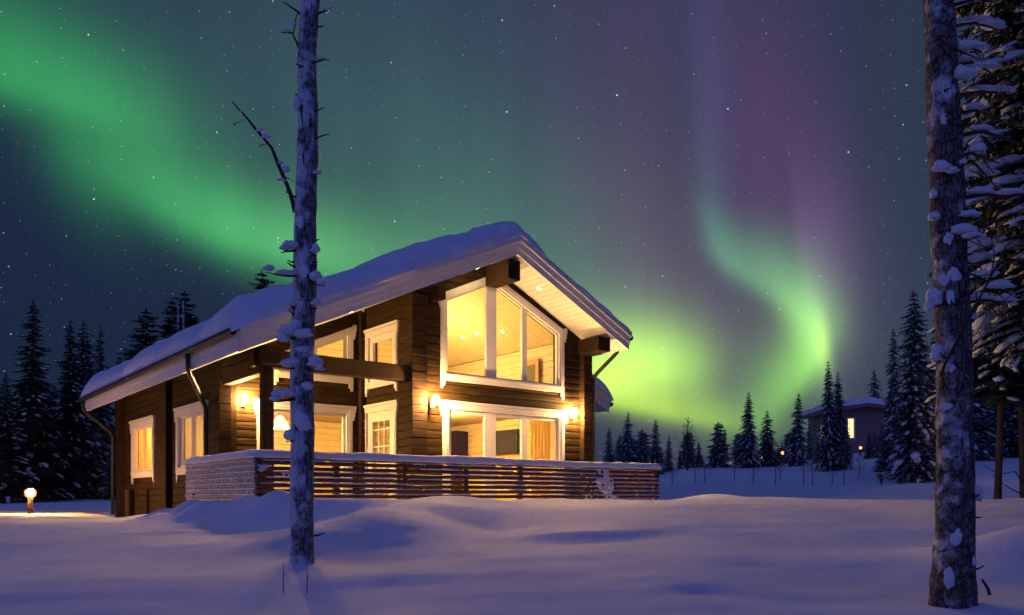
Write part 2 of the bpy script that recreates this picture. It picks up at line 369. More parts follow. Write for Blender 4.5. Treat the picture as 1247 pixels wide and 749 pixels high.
def ground_h(x, y):
    r = x/max(y, 3.)
    if r < 0: k = smooth(-.28, -.05, r); h = lerp_tab(LEFT, y)*(1-k)+lerp_tab(MIDT, y)*k
    else: k = smooth(.06, .26, r); h = lerp_tab(MIDT, y)*(1-k)+lerp_tab(RIGHT, y)*k
    if y > 20: h += smooth(.30, .55, r)*min((y-20)*.025, .9)
    for bx, by, rx, ry, dz in BUMPS:
        q = ((x-bx)/rx)**2+((y-by)/ry)**2
        if q < 9: h += dz*math.exp(-q)
    p = Vector((x, y, 0))
    h += .09*mnoise.noise(p*.22+Vector((3, 1, 0)))+.035*mnoise.noise(p*.7)*smooth(2, 6, y)+.015*mnoise.noise(Vector((x*1.0+y*.6, y*2.6-x*.5, 2)))*(1-smooth(12, 30, y))+.007*mnoise.noise(p*4.5)*(1-smooth(10, 25, y))
    s, t = loc_st(x, y)
    ins = min(s+4.3, 5.4-s, t+2.3, 12-t)    # kept low under the house and its deck
    if ins > -.1:
        k = smooth(-.1, .7, ins); h = h*(1-k)+min(h, -.62)*k
    return E_(h)
def axis(lo, hi, d0, core, grow):
    v = [core[0]]
    while v[-1] < core[1]: v.append(v[-1]+d0)
    d = d0
    while v[-1] < hi: d *= grow; v.append(v[-1]+d)
    u = [core[0]]; d = d0
    while u[-1] > lo: d *= grow; u.append(u[-1]-d)
    return u[:0:-1]+v
gx = axis(-420, 420, .10, (-8, 8), 1.07); gy = axis(-60, 900, .10, (3.5, 17), 1.035)
g = MB()
for y in gy:
    for x in gx: g.v.append((x, y, ground_h(x, y)))
nx = len(gx)
for j in range(len(gy)-1):
    for i in range(nx-1): g.f.append((j*nx+i, j*nx+i+1, (j+1)*nx+i+1, (j+1)*nx+i)); g.m.append(0)
go = g.build('snowy_ground', SNOW, smooth=True); go['kind'] = 'structure'

# ------------------------------------------------------------------ the log house
house = empty('log_house', (HX, HY, 0), HR)
tag(house, 'large dark log house with white window frames, a snow covered roof and every window lit', 'house')
RS = 1.9; RB = E_(5.05)                      # ridge: distance along the front, height of the soffit there
SL, SR_ = .455, .485
S0, S1, T0, T1 = -3.95, 5.2, -.95, 11.1      # eaves and rakes
def roof_b(s): return RB-SL*(RS-s) if s < RS else RB-SR_*(s-RS)
RTH = .34                                    # thickness of the roof, measured plumb
def roof_t(s): return roof_b(s)+RTH
WL, WR, PB, BK = -3.08, 4.7, 2.2, 10.6       # left wall, right wall, porch back wall, back wall
FL = E_(-.38)                                # terrace and ground floor level

def scan(poly, z):
    xs = []
    n = len(poly)
    for i in range(n):
        (a0, z0), (a1, z1) = poly[i], poly[(i+1) % n]
        if (z0 <= z < z1) or (z1 <= z < z0): xs.append(a0+(a1-a0)*(z-z0)/(z1-z0))
    xs.sort(); return [(xs[i], xs[i+1]) for i in range(0, len(xs)-1, 2)]
def log_wall(mb, M, base, openings, course=.165, thick=.2, z_start=E_(-.62)):
    zs = sorted({round(p[1], 4) for p in base} | {round(p[1], 4) for o in openings for p in o})
    lo, hi = zs[0], max(p[1] for p in base)
    lev = {}
    k = math.floor((lo-z_start)/course)
    while z_start+k*course < hi:
        za = z_start+k*course
        for dz, off in ((.0, -.022), (.010, -.004), (.05, .002), (course-.05, .002), (course-.010, -.004)):
            if lo <= za+dz <= hi: lev[round(za+dz, 4)] = off
        k += 1
    for z in zs:
        if lo <= z <= hi and z not in lev: lev[z] = 0.
    L = sorted(lev)
    def ivs(z):
        res = scan(base, z)
        for o in openings:
            for c0, c1 in scan(o, z):
                new = []
                for a0, a1 in res:
                    if c1 <= a0 or c0 >= a1: new.append((a0, a1)); continue
                    if c0 > a0: new.append((a0, c0))
                    if c1 < a1: new.append((c1, a1))
                res = new
        return res
    for za, zb in zip(L, L[1:]):
        if zb-za < 1e-4: continue
        e = (zb-za)*.002
        A, B_ = ivs(za+e), ivs(zb-e)
        if len(A) != len(B_): continue
        oa, ob = lev[za], lev[zb]
        for (a0, a1), (b0, b1) in zip(A, B_):
            mb.add([M(a0, za, oa), M(a1, za, oa), M(b1, zb, ob), M(b0, zb, ob), M(a0, za, -thick), M(a1, za, -thick), M(b1, zb, -thick), M(b0, zb, -thick)],
                   [(0, 1, 2, 3), (7, 6, 5, 4), (4, 0, 3, 7), (1, 5, 6, 2)])
# each wall plane: M(along, height, outwards)
def M_front(a, z, d): return (a, -d, z)
def M_side(a, z, d): return (-d, a, z)
def M_porch(a, z, d): return (a, PB-d, z)
def M_left(a, z, d): return (WL-d, a, z)
def M_right(a, z, d): return (WR+d, a, z)
def M_back(a, z, d): return (a, BK+d, z)

# openings, from the photograph
def rect(a0, z0, a1, z1): return [(a0, z0), (a1, z0), (a1, z1), (a0, z1)]
zA = lambda s: E_(4.68)-.46*abs(s-1.97)      # head of the gable window
BIG = [(.76, E_(2.56)), (3.90, E_(2.56)), (3.90, zA(3.90)), (1.97, zA(1.97)), (.76, zA(.76))]
LOW = rect(.80, FL+.05, 3.92, E_(1.84))
SUP = rect(.80, E_(2.50), 1.92, E_(3.52)); SDO = rect(.82, FL+.03, 2.02, E_(1.86))
PUP = [(-1.95, E_(2.62)), (-.38, E_(2.62)), (-.38, E_(3.58)), (-1.95, E_(2.87))]
PLO = rect(-2.30, FL+.35, -.40, E_(1.84))
LW1 = rect(7.45, E_(.66), 9.32, E_(1.84)); LW2 = rect(3.44, E_(.66), 5.24, E_(1.84))
wall = lambda M, base, ops: (lambda mb: (log_wall(mb, M, base, ops), mb.build('log_wall', LOG, house))[1])(MB())
Z0 = E_(-.62)
wall(M_front, [(.02, Z0), (WR-.1, Z0), (WR-.1, roof_b(WR-.1)), (RS, RB), (.02, roof_b(.02))], [BIG, LOW])
wall(M_side, [(.06, Z0), (PB-.05, Z0), (PB-.05, roof_b(0)), (.06, roof_b(0))], [SUP, SDO])
wall(M_porch, [(WL+.1, Z0), (-.02, Z0), (-.02, roof_b(-.02)), (WL+.1, roof_b(WL+.1))], [PUP, PLO])
wall(M_left, [(PB-.1, Z0), (BK, Z0), (BK, roof_b(WL)), (PB-.1, roof_b(WL))], [LW1, LW2])
wall(M_right, [(.1, Z0), (BK, Z0), (BK, roof_b(WR)), (.1, roof_b(WR))], [])
wall(M_back, [(WL, Z0), (WR, Z0), (WR, roof_b(WR)), (RS, RB), (WL, roof_b(WL))], [])
# log ends where walls cross: stacks of sawn ends
def log_ends(x0, y0, x1, y1, z0, z1, course=.165):
    mb = MB(); z = z0; k = 0; rnd = random.Random(int(x0*100+y0*10))
    while z < z1-.02:
        e = rnd.uniform(-.006, .006); zt = min(z+course-.006, z1)
        mb.box(x0+e, y0+e, z, x1+e, y1+e, zt, 0, .010); z += course
    mb.build('log_ends', LOGD, house)
log_ends(-.16, -.17, .20, .05, Z0, roof_b(-.15)-.03)         # front corner of the living room
log_ends(-.10, -.05, .06, -.03+.3, Z0, roof_b(-.1)-.03) if False else None
log_ends(-.13, PB-.16, .02, PB+.0, Z0, roof_b(-.13)-.03)
log_ends(WR-.14, -.15, WR+.13, .10, Z0, roof_b(WR+.13)-.02)
log_ends(WL-.16, PB-.13, WL+.10, PB+.16, Z0, roof_b(WL-.16)-.02)
log_ends(WL-.14, 5.85, WL+.04, 6.35, Z0, roof_b(WL-.14)-.02)
log_ends(WL-.16, BK-.25, WL+.10, BK+.14, Z0, roof_b(WL-.16)-.02)
# porch frame
def beam(x0, y0, z0, x1, y1, z1, name='beam'):
    mb = MB(); mb.box(x0, y0, z0, x1, y1, z1, 0, .02); return mb.build(name, LOGD, house)
beam(-3.36, -.10, E_(2.31), -.165, .12, E_(2.63))
beam(WL-.10, .125, E_(2.22), WL+.10, PB-.17, E_(2.55)); beam(WL-.09, .125, E_(2.56), WL+.09, PB-.17, roof_b(WL-.1)-.02)
beam(WL-.20, -.42, E_(2.34), WL+.12, -.105, roof_b(WL-.22)-.03, 'beam_end')
beam(WL-.10, -.09, FL, WL+.10, .11, E_(2.30), 'porch_post')
beam(RS-.16, T0+.09, RB-.52, RS+.16, -.045, RB-.09, 'beam_end')                # ridge log end
beam(WR-.36, T0+.09, roof_b(WR)-.36, WR+.02, -.16, roof_b(WR)-.03, 'beam_end')  # eaves log end
beam(.33, -.40, roof_b(.5)-.42, .50, -.045, roof_b(.3)-.04, 'beam_end')
# roof: soffit boards, deck and stepped fascias
mb = MB(); BW = .118
for (a, c) in ((S0+.02, RS), (RS, S1-.02)):
    n = int((c-a)/BW)
    for i in range(n):
        e0, e1 = a+(c-a)*i/n+.006, a+(c-a)*(i+1)/n-.006
        mb.add([(e0, T0+.03, roof_b(e0)), (e1, T0+.03, roof_b(e1)), (e1, T1-.03, roof_b(e1)), (e0, T1-.03, roof_b(e0)),
                (e0, T0+.03, roof_b(e0)+.03), (e1, T0+.03, roof_b(e1)+.03), (e1, T1-.03, roof_b(e1)+.03), (e0, T1-.03, roof_b(e0)+.03)],
               [(0, 3, 2, 1), (4, 5, 6, 7), (0, 1, 5, 4), (1, 2, 6, 5), (2, 3, 7, 6), (3, 0, 4, 7)])
SOF = BOARDS.copy(); SOF.name = 'soffit_boards'
_b = [n for n in SOF.node_tree.nodes if n.type == 'BSDF_PRINCIPLED'][0]; pass
mb.build('soffit', SOF, house)
mb = MB()
for (a, c) in ((S0, RS), (RS, S1)):
    mb.add([(a, T0+.05, roof_b(a)+.035), (c, T0+.05, roof_b(c)+.035), (c, T1, roof_b(c)+.035), (a, T1, roof_b(a)+.035),
            (a, T0+.05, roof_t(a)), (c, T0+.05, roof_t(c)), (c, T1, roof_t(c)), (a, T1, roof_t(a))],
           [(0, 3, 2, 1), (4, 5, 6, 7), (0, 1, 5, 4), (1, 2, 6, 5), (2, 3, 7, 6), (3, 0, 4, 7)])
roof = mb.build('roof', BLACK, house)
mb = MB()
for (a, c, rb) in ((S0, RS, 1), (RS, S1, 1)):
    for lo, hi, y0, y1 in ((-.02, .12, T0-.025, T0+.045), (.115, .25, T0-.075, T0+.045), (.245, RTH+.035, T0-.13, T0+.045)):
        mb.add([(a, y0, roof_b(a)+lo), (c, y0, roof_b(c)+lo), (c, y0, roof_b(c)+hi), (a, y0, roof_b(a)+hi),
                (a, y1, roof_b(a)+lo), (c, y1, roof_b(c)+lo), (c, y1, roof_b(c)+hi), (a, y1, roof_b(a)+hi)],
               [(0, 1, 2, 3), (7, 6, 5, 4), (0, 4, 5, 1), (2, 6, 7, 3), (0, 3, 7, 4), (1, 5, 6, 2)])
mb.build('rake_fascia', TRIM, house)
for sx_, sg in ((S0, -1), (S1, 1)):
    mb = MB(); z = roof_b(sx_)
    mb.box(sx_-sg*.04, T0-.03, z-.02, sx_+sg*.012, T1, z+.18); mb.box(sx_-sg*.0, T0-.05, z+.165, sx_+sg*.03, T1, z+.31)
    mb.build('eaves_fascia', TRIM, house)
def gutter(x, z, t0, t1):
    mb = MB(); pr = [(-.065, .05), (-.062, 0), (-.04, -.045), (0, -.062), (.04, -.045), (.062, 0), (.065, .05), (.055, .05), (.05, 0), (.032, -.035), (0, -.05), (-.032, -.035), (-.05, 0), (-.055, .05)]
    n = len(pr); mb.add([(x+a, t0, z+c) for a, c in pr]+[(x+a, t1, z+c) for a, c in pr], [(i, (i+1) % n, (i+1) % n+n, i+n) for i in range(n)]+[tuple(range(n))[::-1], tuple(range(n, 2*n))])
    for k in range(8):
        y = t0+.4+k*(t1-t0-.8)/7; mb.box(x-.01, y-.012, z+.052, x+.07, y+.012, z+.062)
    mb.build('gutter', METAL, house)
gutter(S0-.085, roof_b(S0)+.30, T0-.02, T1+.02); gutter(S1+.10, roof_b(S1)+.26, T0-.02, T1+.02)
def pipe(pts, r=.047):
    mb = MB(); P = [Vector(p) for p in pts]; Q = [P[0]]
    for a, m_, c in zip(P, P[1:], P[2:]):   # rounded bends
        d0 = min(.13, (m_-a).length*.45); d1 = min(.13, (c-m_).length*.45)
        A = m_+(a-m_).normalized()*d0; C_ = m_+(c-m_).normalized()*d1
        Q += [A*(1-k)**2+m_*2*k*(1-k)+C_*k*k for k in (0, .33, .67, 1)]
    Q.append(P[-1]); mb.tube(Q, r, 10)
    return mb.build('downpipe', METAL, house, True)
gz = roof_b(S0)+.26
pipe([(S0-.085, T1-.25, gz), (S0-.085, T1-.25, gz-.25), (WL-.24, BK+.05, E_(1.75)), (WL-.24, BK+.05, E_(-.50))])
pipe([(S0-.085, 1.4, gz), (S0-.085, 1.4, gz-.30), (WL-.24, 2.62, E_(1.80)), (WL-.24, 2.62, E_(.1))])
gz = roof_b(S1)+.21
pipe([(S1+.10, -.55, gz), (S1+.10, -.55, gz-.20), (WR+.20, -.10, E_(2.85)), (WR+.20, -.10, E_(-.5))])
# plinth
mb = MB(); mb.box(WL+.03, PB+.02, E_(-1.2), WR-.03, BK-.03, E_(-.625)); mb.box(.03, .03, E_(-1.2), WR-.03, PB+.02, E_(-.625)); mb.build('plinth', noisy('concrete', [(.3, (.16, .155, .15)), (.7, (.24, .23, .22))], 6), house)

# snow lying on the roof
def snow_slab(name, fbot, a0, a1, t0, t1, H, n0, n1, seed, parent, wL=.30, wR=.3, wF=.3, wB=.3, lump=.10, droop=.06):
    mb = MB(); top = []; bot = []; off = Vector((seed, seed*2.3, 0))
    def edge(d, w_): d = max(0., min(1., d/w_)); return math.sqrt(max(0., 1-(1-d)**2))
    for j in range(n1+1):
        for i in range(n0+1):
            u = i/n0; v = j/n1
            u = .5-.5*math.cos(math.pi*u)*(.55+.45*abs(math.cos(math.pi*u))); v = .5-.5*math.cos(math.pi*v)*(.55+.45*abs(math.cos(math.pi*v)))
            p = Vector((a0+(a1-a0)*u, t0+(t1-t0)*v, 0))
            wob = .07*mnoise.noise(p*1.1+off)+.035*mnoise.noise(p*3.1+off)
            x = p.x+wob*(1 if u > .5 else -.4)*abs(2*u-1)**4; y = p.y+wob*(1 if v > .5 else -1)*abs(2*v-1)**4
            k = edge(p.x-a0, wL)*edge(a1-p.x, wR)*edge(p.y-t0, wF)*edge(t1-p.y, wB)
            h = H*(1+lump*2.2*mnoise.noise(p*.55+off)+lump*1.3*mnoise.noise(p*1.7+off)+lump*.5*mnoise.noise(p*5+off))
            dr = droop*(1-edge(p.y-t0, .22))+droop*(1-edge(p.x-a0, .2))
            z = fbot(x); mb.v.append((x, y, z+h*k+.004-dr*k)); 
    o = len(mb.v)
    for j in range(n1+1):
        for i in range(n0+1):
            x, y, z = mb.v[j*(n0+1)+i]; mb.v.append((x, y, fbot(x)+.003))
    m_ = n0+1
    for j in range(n1):
        for i in range(n0):
            q = (j*m_+i, j*m_+i+1, (j+1)*m_+i+1, (j+1)*m_+i); mb.f.append(q); mb.f.append(tuple(o+k for k in q[::-1])); mb.m += [0, 0]
    ring = [i for i in range(m_)]+[j*m_+n0 for j in range(1, n1+1)]+[n1*m_+i for i in range(n0-1, -1, -1)]+[j*m_ for j in range(n1-1, 0, -1)]
    for a, c in zip(ring, ring[1:]+ring[:1]): mb.f.append((a, o+a, o+c, c)); mb.m.append(0)
    return mb.build(name, SNOWT, parent, True)
snow_slab('snow_layer', roof_t, S0-.12, RS+.80, T0-.16, T1+.1, .50, 120, 160, 5.1, roof, wL=.42, wR=.42, wF=.75, lump=.13)
snow_slab('snow_layer', roof_t, RS+.05, S1+.06, T0-.10, T1+.1, .15, 60, 110, 9.4, roof, wL=.05, wR=.2, wF=.16)

# windows ----------------------------------------------------------
def offset(poly, w_):                        # outwards for a counter-clockwise polygon
    n = len(poly); out = []
    for i in range(n):
        p0, p1, p2 = Vector(poly[i-1]), Vector(poly[i]), Vector(poly[(i+1) % n])
        n0 = Vector((p1.y-p0.y, p0.x-p1.x)).normalized(); n1 = Vector((p2.y-p1.y, p1.x-p2.x)).normalized()
        k = (n0+n1); k = k/(k.dot(n0)); out.append((p1.x+k.x*w_, p1.y+k.y*w_))
    return out
def ringm(mb, M, inner, outer, d0, d1, mi=0):
    n = len(inner)
    V = [M(*p, d1) for p in outer]+[M(*p, d1) for p in inner]+[M(*p, d0) for p in outer]+[M(*p, d0) for p in inner]
    F = []
    for i in range(n):
        j = (i+1) % n; F += [(i, j, n+j, n+i), (2*n+i, 3*n+i, 3*n+j, 2*n+j), (i, 2*n+i, 2*n+j, j), (n+i, n+j, 3*n+j, 3*n+i)]
    mb.add(V, F, mi)
def boxm(mb, M, a0, z0, a1, z1, d0, d1):
    mb.add([M(a0, z0, d0), M(a1, z0, d0), M(a1, z1, d0), M(a0, z1, d0), M(a0, z0, d1), M(a1, z0, d1), M(a1, z1, d1), M(a0, z1, d1)],
           [(3, 2, 1, 0), (4, 5, 6, 7), (0, 1, 5, 4), (1, 2, 6, 5), (2, 3, 7, 6), (3, 0, 4, 7)])
def window(M, poly, posts=(), bars=(), cw=.125, name='window', ears=True, sash=.05, skirt=True):
    mb = MB()
    ringm(mb, M, offset(poly, -sash), poly, -.085, -.02)
    ztop = lambda a: [p for p in [max(z for z in _hits(poly, a))]][0]
    for a, hw in posts:
        zt = min(ztop(a-hw), ztop(a+hw)); zb = min(p[1] for p in poly)
        boxm(mb, M, a-hw, zb+.01, a+hw, zt-.01, -.083, -.012)
    for a0, z0, a1, z1 in bars: boxm(mb, M, a0, z0, a1, z1, -.075, -.03)
    wdw = mb.build(name, TRIM, house)
    gl = MB(); inn = offset(poly, -sash*.8); n = len(inn)
    gl.add([M(*p, -.048) for p in inn]+[M(*p, -.060) for p in inn], [tuple(range(n)), tuple(range(n, 2*n))[::-1]]+[(i, i+n, (i+1) % n+n, (i+1) % n) for i in range(n)])
    gl.build('pane', GLASS, wdw)
    cs = MB(); ringm(cs, M, offset(poly, -.012), offset(poly, cw), -.04, .035)
    ringm(cs, M, offset(poly, .035), offset(poly, cw-.03), .036, .048)
    if ears:
        o = offset(poly, cw); ax_ = [p[0] for p in o]; aL, aR = min(ax_), max(ax_); zl = min(z for z in _hits(o, aL+.01)); zb = min(p[1] for p in o)
        for a, sg in ((aL, -1), (aR, 1)):
            zt = max(_hits(o, a-sg*.01))
            for dz0, dz1, wd in ((-.10, .035, .075), (-.20, -.10, .055), (-.28, -.20, .032)):    # stepped brackets under the head
                boxm(cs, M, min(a, a+sg*wd)-(.0 if sg > 0 else 0), zt+dz0, max(a, a+sg*wd), zt+dz1, -.01, .055)
            if skirt:
                boxm(cs, M, min(a, a-sg*.10), zb-.10, max(a, a-sg*.10), zb+.002, -.01, .034); boxm(cs, M, min(a, a-sg*.05), zb-.16, max(a, a-sg*.05), zb-.102, -.01, .030)
        if len(poly) == 4 and abs(poly[2][1]-poly[3][1]) < .01:
            boxm(cs, M, aL-.08, poly[2][1]+cw-.02, aR+.08, poly[2][1]+cw+.035, -.01, .075)
    if skirt: boxm(cs, M, min(p[0] for p in poly)-.05, min(p[1] for p in poly)-.05, max(p[0] for p in poly)+.05, min(p[1] for p in poly)+.0, -.01, .07)
    cs.build('casing', TRIM, wdw)
    return wdw
def _hits(poly, a):
    zs = []; n = len(poly)
    for i in range(n):
        (a0, z0), (a1, z1) = poly[i], poly[(i+1) % n]
        if min(a0, a1)-1e-6 <= a <= max(a0, a1)+1e-6:
            zs += [z0, z1] if abs(a1-a0) < 1e-6 else [z0+(z1-z0)*(a-a0)/(a1-a0)]
    return zs
window(M_front, BIG, [(1.95, .14), (2.88, .07)], cw=.14)
window(M_front, LOW, [(1.92, .15), (2.88, .08)], cw=.13, name='glazed_door', sash=.10, skirt=False)
window(M_side, SUP, [], sash=.13)
d = SDO; zb = d[0][1]
window(M_side, SDO, [], [(1.06, z-.012, 1.78, z+.012) for z in (E_(.35), E_(.72), E_(1.09), E_(1.46))]+[(a-.012, zb+.1, a+.012, E_(1.75)) for a in (1.30, 1.54)], name='glazed_door', sash=.22, skirt=False)
window(M_porch, PUP, [(-1.15, .05)], sash=.06)
window(M_porch, PLO, [(-1.32, .06)], sash=.08)
window(M_left, LW1, [(8.38, .045)], sash=.07, cw=.16); window(M_left, LW2, [(4.34, .05)], sash=.07, cw=.16)

# inside: floors, lining, ceiling
CEIL = E_(2.02)
mb = MB(); mb.box(WL+.21, PB+.21, FL-.12, WR-.21, 6.2, FL); mb.box(.21, .21, FL-.12, WR-.21, PB+.205, FL); mb.build('floor', PFLOOR, house)
mb = MB(); mb.box(WL+.21, PB+.21, CEIL, WR-.21, 6.2, E_(2.36)); mb.box(.21, .21, CEIL, WR-.21, PB+.205, E_(2.36)); mb.build('upper_floor', PINE, house)
mb = MB(); Mq = lambda a, z, d_: (a, 6.2-d_, z)
log_wall(mb, Mq, [(WL+.2, FL), (WR-.2, FL), (WR-.2, roof_b(WR-.2)-.06), (RS, RB-.06), (WL+.2, roof_b(WL+.2)-.06)], []); mb.build('inner_wall', PINE, house)
mb = MB(); Mq = lambda a, z, d_: (WR-.225-d_, a, z)
log_wall(mb, Mq, [(.21, FL), (6., FL), (6., roof_b(WR-.2)-.05), (.21, roof_b(WR-.2)-.05)], [], thick=.02)
Mq = lambda a, z, d_: (.235+d_, a, z)
SI = [rect(p[0][0]-.02, p[0][1]-.02, p[1][0]+.02, p[2][1]+.02) for p in (SUP, SDO)]
log_wall(mb, Mq, [(.21, FL), (PB+.2, FL), (PB+.2, roof_b(.2)-.05), (.21, roof_b(.2)-.05)], SI, thick=.02)
mb.build('inner_lining', PINE, house)
mb = MB()
def cboard(a, c, y0, y1):
    mb.add([(a, y0, roof_b(a)-.05), (c, y0, roof_b(c)-.05), (c, y1, roof_b(c)-.05), (a, y1, roof_b(a)-.05), (a, y0, roof_b(a)-.03), (c, y0, roof_b(c)-.03), (c, y1, roof_b(c)-.03), (a, y1, roof_b(a)-.03)],
           [(0, 3, 2, 1), (4, 5, 6, 7), (0, 1, 5, 4), (1, 2, 6, 5), (2, 3, 7, 6), (3, 0, 4, 7)])
y = .215
while y < 6.1:
    cboard(RS+.002, WR-.235, y, y+.108); cboard(.24 if y < PB+.21 else WL+.21, RS-.002, y, y+.108); y += .126
mb.build('ceiling', PINE, house)
mb = MB(); mb.box(WR-.29, 1.36, E_(2.75), WR-.25, 1.88, E_(3.36)); mb.build('inner_window', BLIND, house)
mb = MB(); Mq = lambda a, z, d_: (WR-.30-d_, a, z); ringm(mb, Mq, rect(1.42, E_(2.80), 1.82, E_(3.30)), rect(1.30, E_(2.68), 1.94, E_(3.44)), -.01, .03); mb.build('inner_frame', PINE2, house)

# lean-to roof on the far side
sh = lambda s: E_(3.44)-.50*(s-4.75)
A0, A1, B0, B1 = 4.80, 7.02, 1.5, 6.2
def sheet(z0, z1, y0, y1, name, m, a0=A0, a1=A1, par=house):
    mb = MB(); mb.add([(a0, y0, sh(a0)+z0), (a1, y0, sh(a1)+z0), (a1, y1, sh(a1)+z0), (a0, y1, sh(a0)+z0), (a0, y0, sh(a0)+z1), (a1, y0, sh(a1)+z1), (a1, y1, sh(a1)+z1), (a0, y1, sh(a0)+z1)],
       [(0, 3, 2, 1), (4, 5, 6, 7), (0, 1, 5, 4), (1, 2, 6, 5), (2, 3, 7, 6), (3, 0, 4, 7)]); return mb.build(name, m, par)
sheet(0, .03, B0+.03, B1, 'side_soffit', SOF, A0, A1-.02); lean = sheet(.032, .30, B0+.05, B1, 'side_roof', BLACK)
for q, (z0, z1, yy) in enumerate(((-.02, .11, .025), (.105, .22, .07), (.215, .33, .12))): sheet(z0, z1, B0-yy, B0+.045, 'side_fascia', TRIM)
gutter(A1+.07, sh(A1)+.20, B0-.05, B1)
snow_slab('snow_layer', lambda s: sh(s)+.33, A0+.02, A1+.10, B0-.15, B1, .42, 50, 50, 3.3, lean, wR=.42, wF=.5)
for y in (2.5, 6.3): mb = MB(); mb.box(6.6, y, E_(-.6), 6.76, y+.16, sh(6.76)); mb.build('side_post', LOGD, house)

# ------------------------------------------------------------------ lamps of the house
BULB = glow('lamp_glass', (1., .62, .29), 5200.)
SPOT = glow('spot_lens', (1., .74, .40), 60.)
def wall_lamp(s, t, z, label, nrm=(0, -1)):
    r = empty('wall_lamp', W(s, t, z), HR)
    tag(r, label, 'wall lamp', 'lit lamps on the house walls')
    mb = MB(); mb.box(-.05, -.03, -.13, .05, -.004, .05, 0, .008); mb.tube([(0, -.03, -.09), (0, -.11, -.11), (0, -.13, -.075)], .014, 8); mb.build('bracket', METAL, r)
    mb = MB(); mb.lathe([(.02, -.06), (.042, -.045), (.058, -.015), (.062, .025), (.052, .065), (.03, .09), (.012, .105)], (0, -.13, 0), 18); mb.build('globe', BULB, r, True)
    mb = MB(); mb.lathe([(.05, -.095), (.085, -.075), (.098, -.02), (.10, .05), (.085, .105), (.05, .13)], (0, -.13, 0), 18); mb.build('glare_shell', GLARE, r, True)  # shell added to give the bulb a golden rim of glare
    mb = MB(); mb.lathe([(.055, .131), (.06, .142), (.02, .165)], (0, -.13, 0), 14); mb.build('cap', METAL, r, True)
    return r
wall_lamp(.30, -.17-.01, E_(1.93), 'lit globe lamp on the corner log left of the wide glazed door')
wall_lamp(4.28, -.006, E_(1.95), 'lit globe lamp right of the wide glazed door, near the downpipe')
wall_lamp(-2.72, PB-.006, E_(1.95), 'lit globe lamp at the left end of the porch back wall')
def downlight(s, t, z, slope, label, power=0, name='downlight'):
    r = empty(name, W(s, t, z), HR); tag(r, label, 'downlight', 'small spotlights in soffit and ceiling')
    f = (lambda a, b_, c: (a, b_, c+a*slope))
    mb = MB(); n = 14; pr = [(.055, 0), (.055, -.012), (.036, -.014), (.033, -.004)]
    for q, (rr, zz) in enumerate(pr):
        for j in range(n): th = 6.2832*j/n; mb.v.append(f(rr*math.cos(th), rr*math.sin(th), zz))
    for q in range(3):
        for j in range(n): mb.f.append((q*n+j, q*n+(j+1) % n, q*n+n+(j+1) % n, q*n+n+j)); mb.m.append(0)
    mb.build('ring', TRIM, r)
    mb = MB(); mb.add([f(.033*math.cos(6.2832*j/n), .033*math.sin(6.2832*j/n), -.008) for j in range(n)], [tuple(range(n))]); mb.build('lens', SPOT, r)
    if power:
        l = lamp('spot_light', (0, 0, -.06), power, WARM, .03, r)
    return r
for s, t, lb in ((1.15, -.60, 'star bright spotlight under the left rake beside the ridge log'), (-1.72, -.60, 'star bright spotlight under the left rake above the porch'), (2.86, -.50, 'faint spotlight in the white soffit right of the ridge log')):
    downlight(s, t, roof_b(s)-.002, SL if s < RS else -SR_, lb, 14 if s < RS else 0)
for s, t, lb in ((3.55, 3.4, 'upper of two ceiling spots behind the left gable pane'), (3.55, 2.75, 'lower of two ceiling spots behind the left gable pane'), (3.7, 1.9, 'ceiling spot behind the middle gable pane')):
    downlight(s, t, roof_b(s)-.055, -SR_, lb, 0)
# pendant over the table behind the porch window
r = empty('pendant_lamp', W(-1.48, 3.3, CEIL), HR); tag(r, 'glowing bell pendant lamp behind the lower porch window', 'pendant lamp')
mb = MB(); mb.tube([(0, 0, 0), (0, 0, -.22)], .008, 6); mb.build('cord', BLACK, r)
mb = MB(); mb.lathe([(.03, -.20), (.09, -.24), (.16, -.36), (.21, -.50), (.20, -.505), (.15, -.37), (.08, -.26)], n=24); mb.build('shade', glow('lamp_shade', (1., .80, .50), 1.6), r, True)
lamp('bulb_light', (0, 0, -.50), 300, (1., .62, .14), .06, r)
r = empty('ceiling_lamp', W(2.2, 2.6, CEIL), HR); tag(r, 'round ceiling lamp of the ground floor living room', 'ceiling lamp')
mb = MB(); mb.lathe([(.16, 0), (.17, -.03), (.12, -.07), (.02, -.085)], n=20); mb.build('shade', glow('opal_glass', (1., .8, .5), 2.5), r, True)
lamp('bulb_light', (0, 0, -.22), 400, (1., .62, .14), .12, r)
r = empty('fill_lamp', W(2.0, 3.0, RB-.06), HR); tag(r, 'unseen globe lamp added under the ridge to light the upper room', 'fill lamp')  # out of view, added because the upper room needs light
mb = MB(); mb.tube([(0, 0, 0), (0, 0, -.95)], .008, 6); mb.build('cord', TRIM, r)
mb = MB(); mb.blob((0, 0, -1.07), (.13, .13, .13), 0, 3, 0); mb.build('globe', glow('fill_globe', (1., .78, .42), 4), r, True)
lamp('bulb_light', (0, 0, -1.35), 260, (1, .76, .27), .15, r)
lamp('fill_light', (0, -.6, -2.3), 130, (1, .76, .27), .15, r)  # second added fill, evens out the light in the room
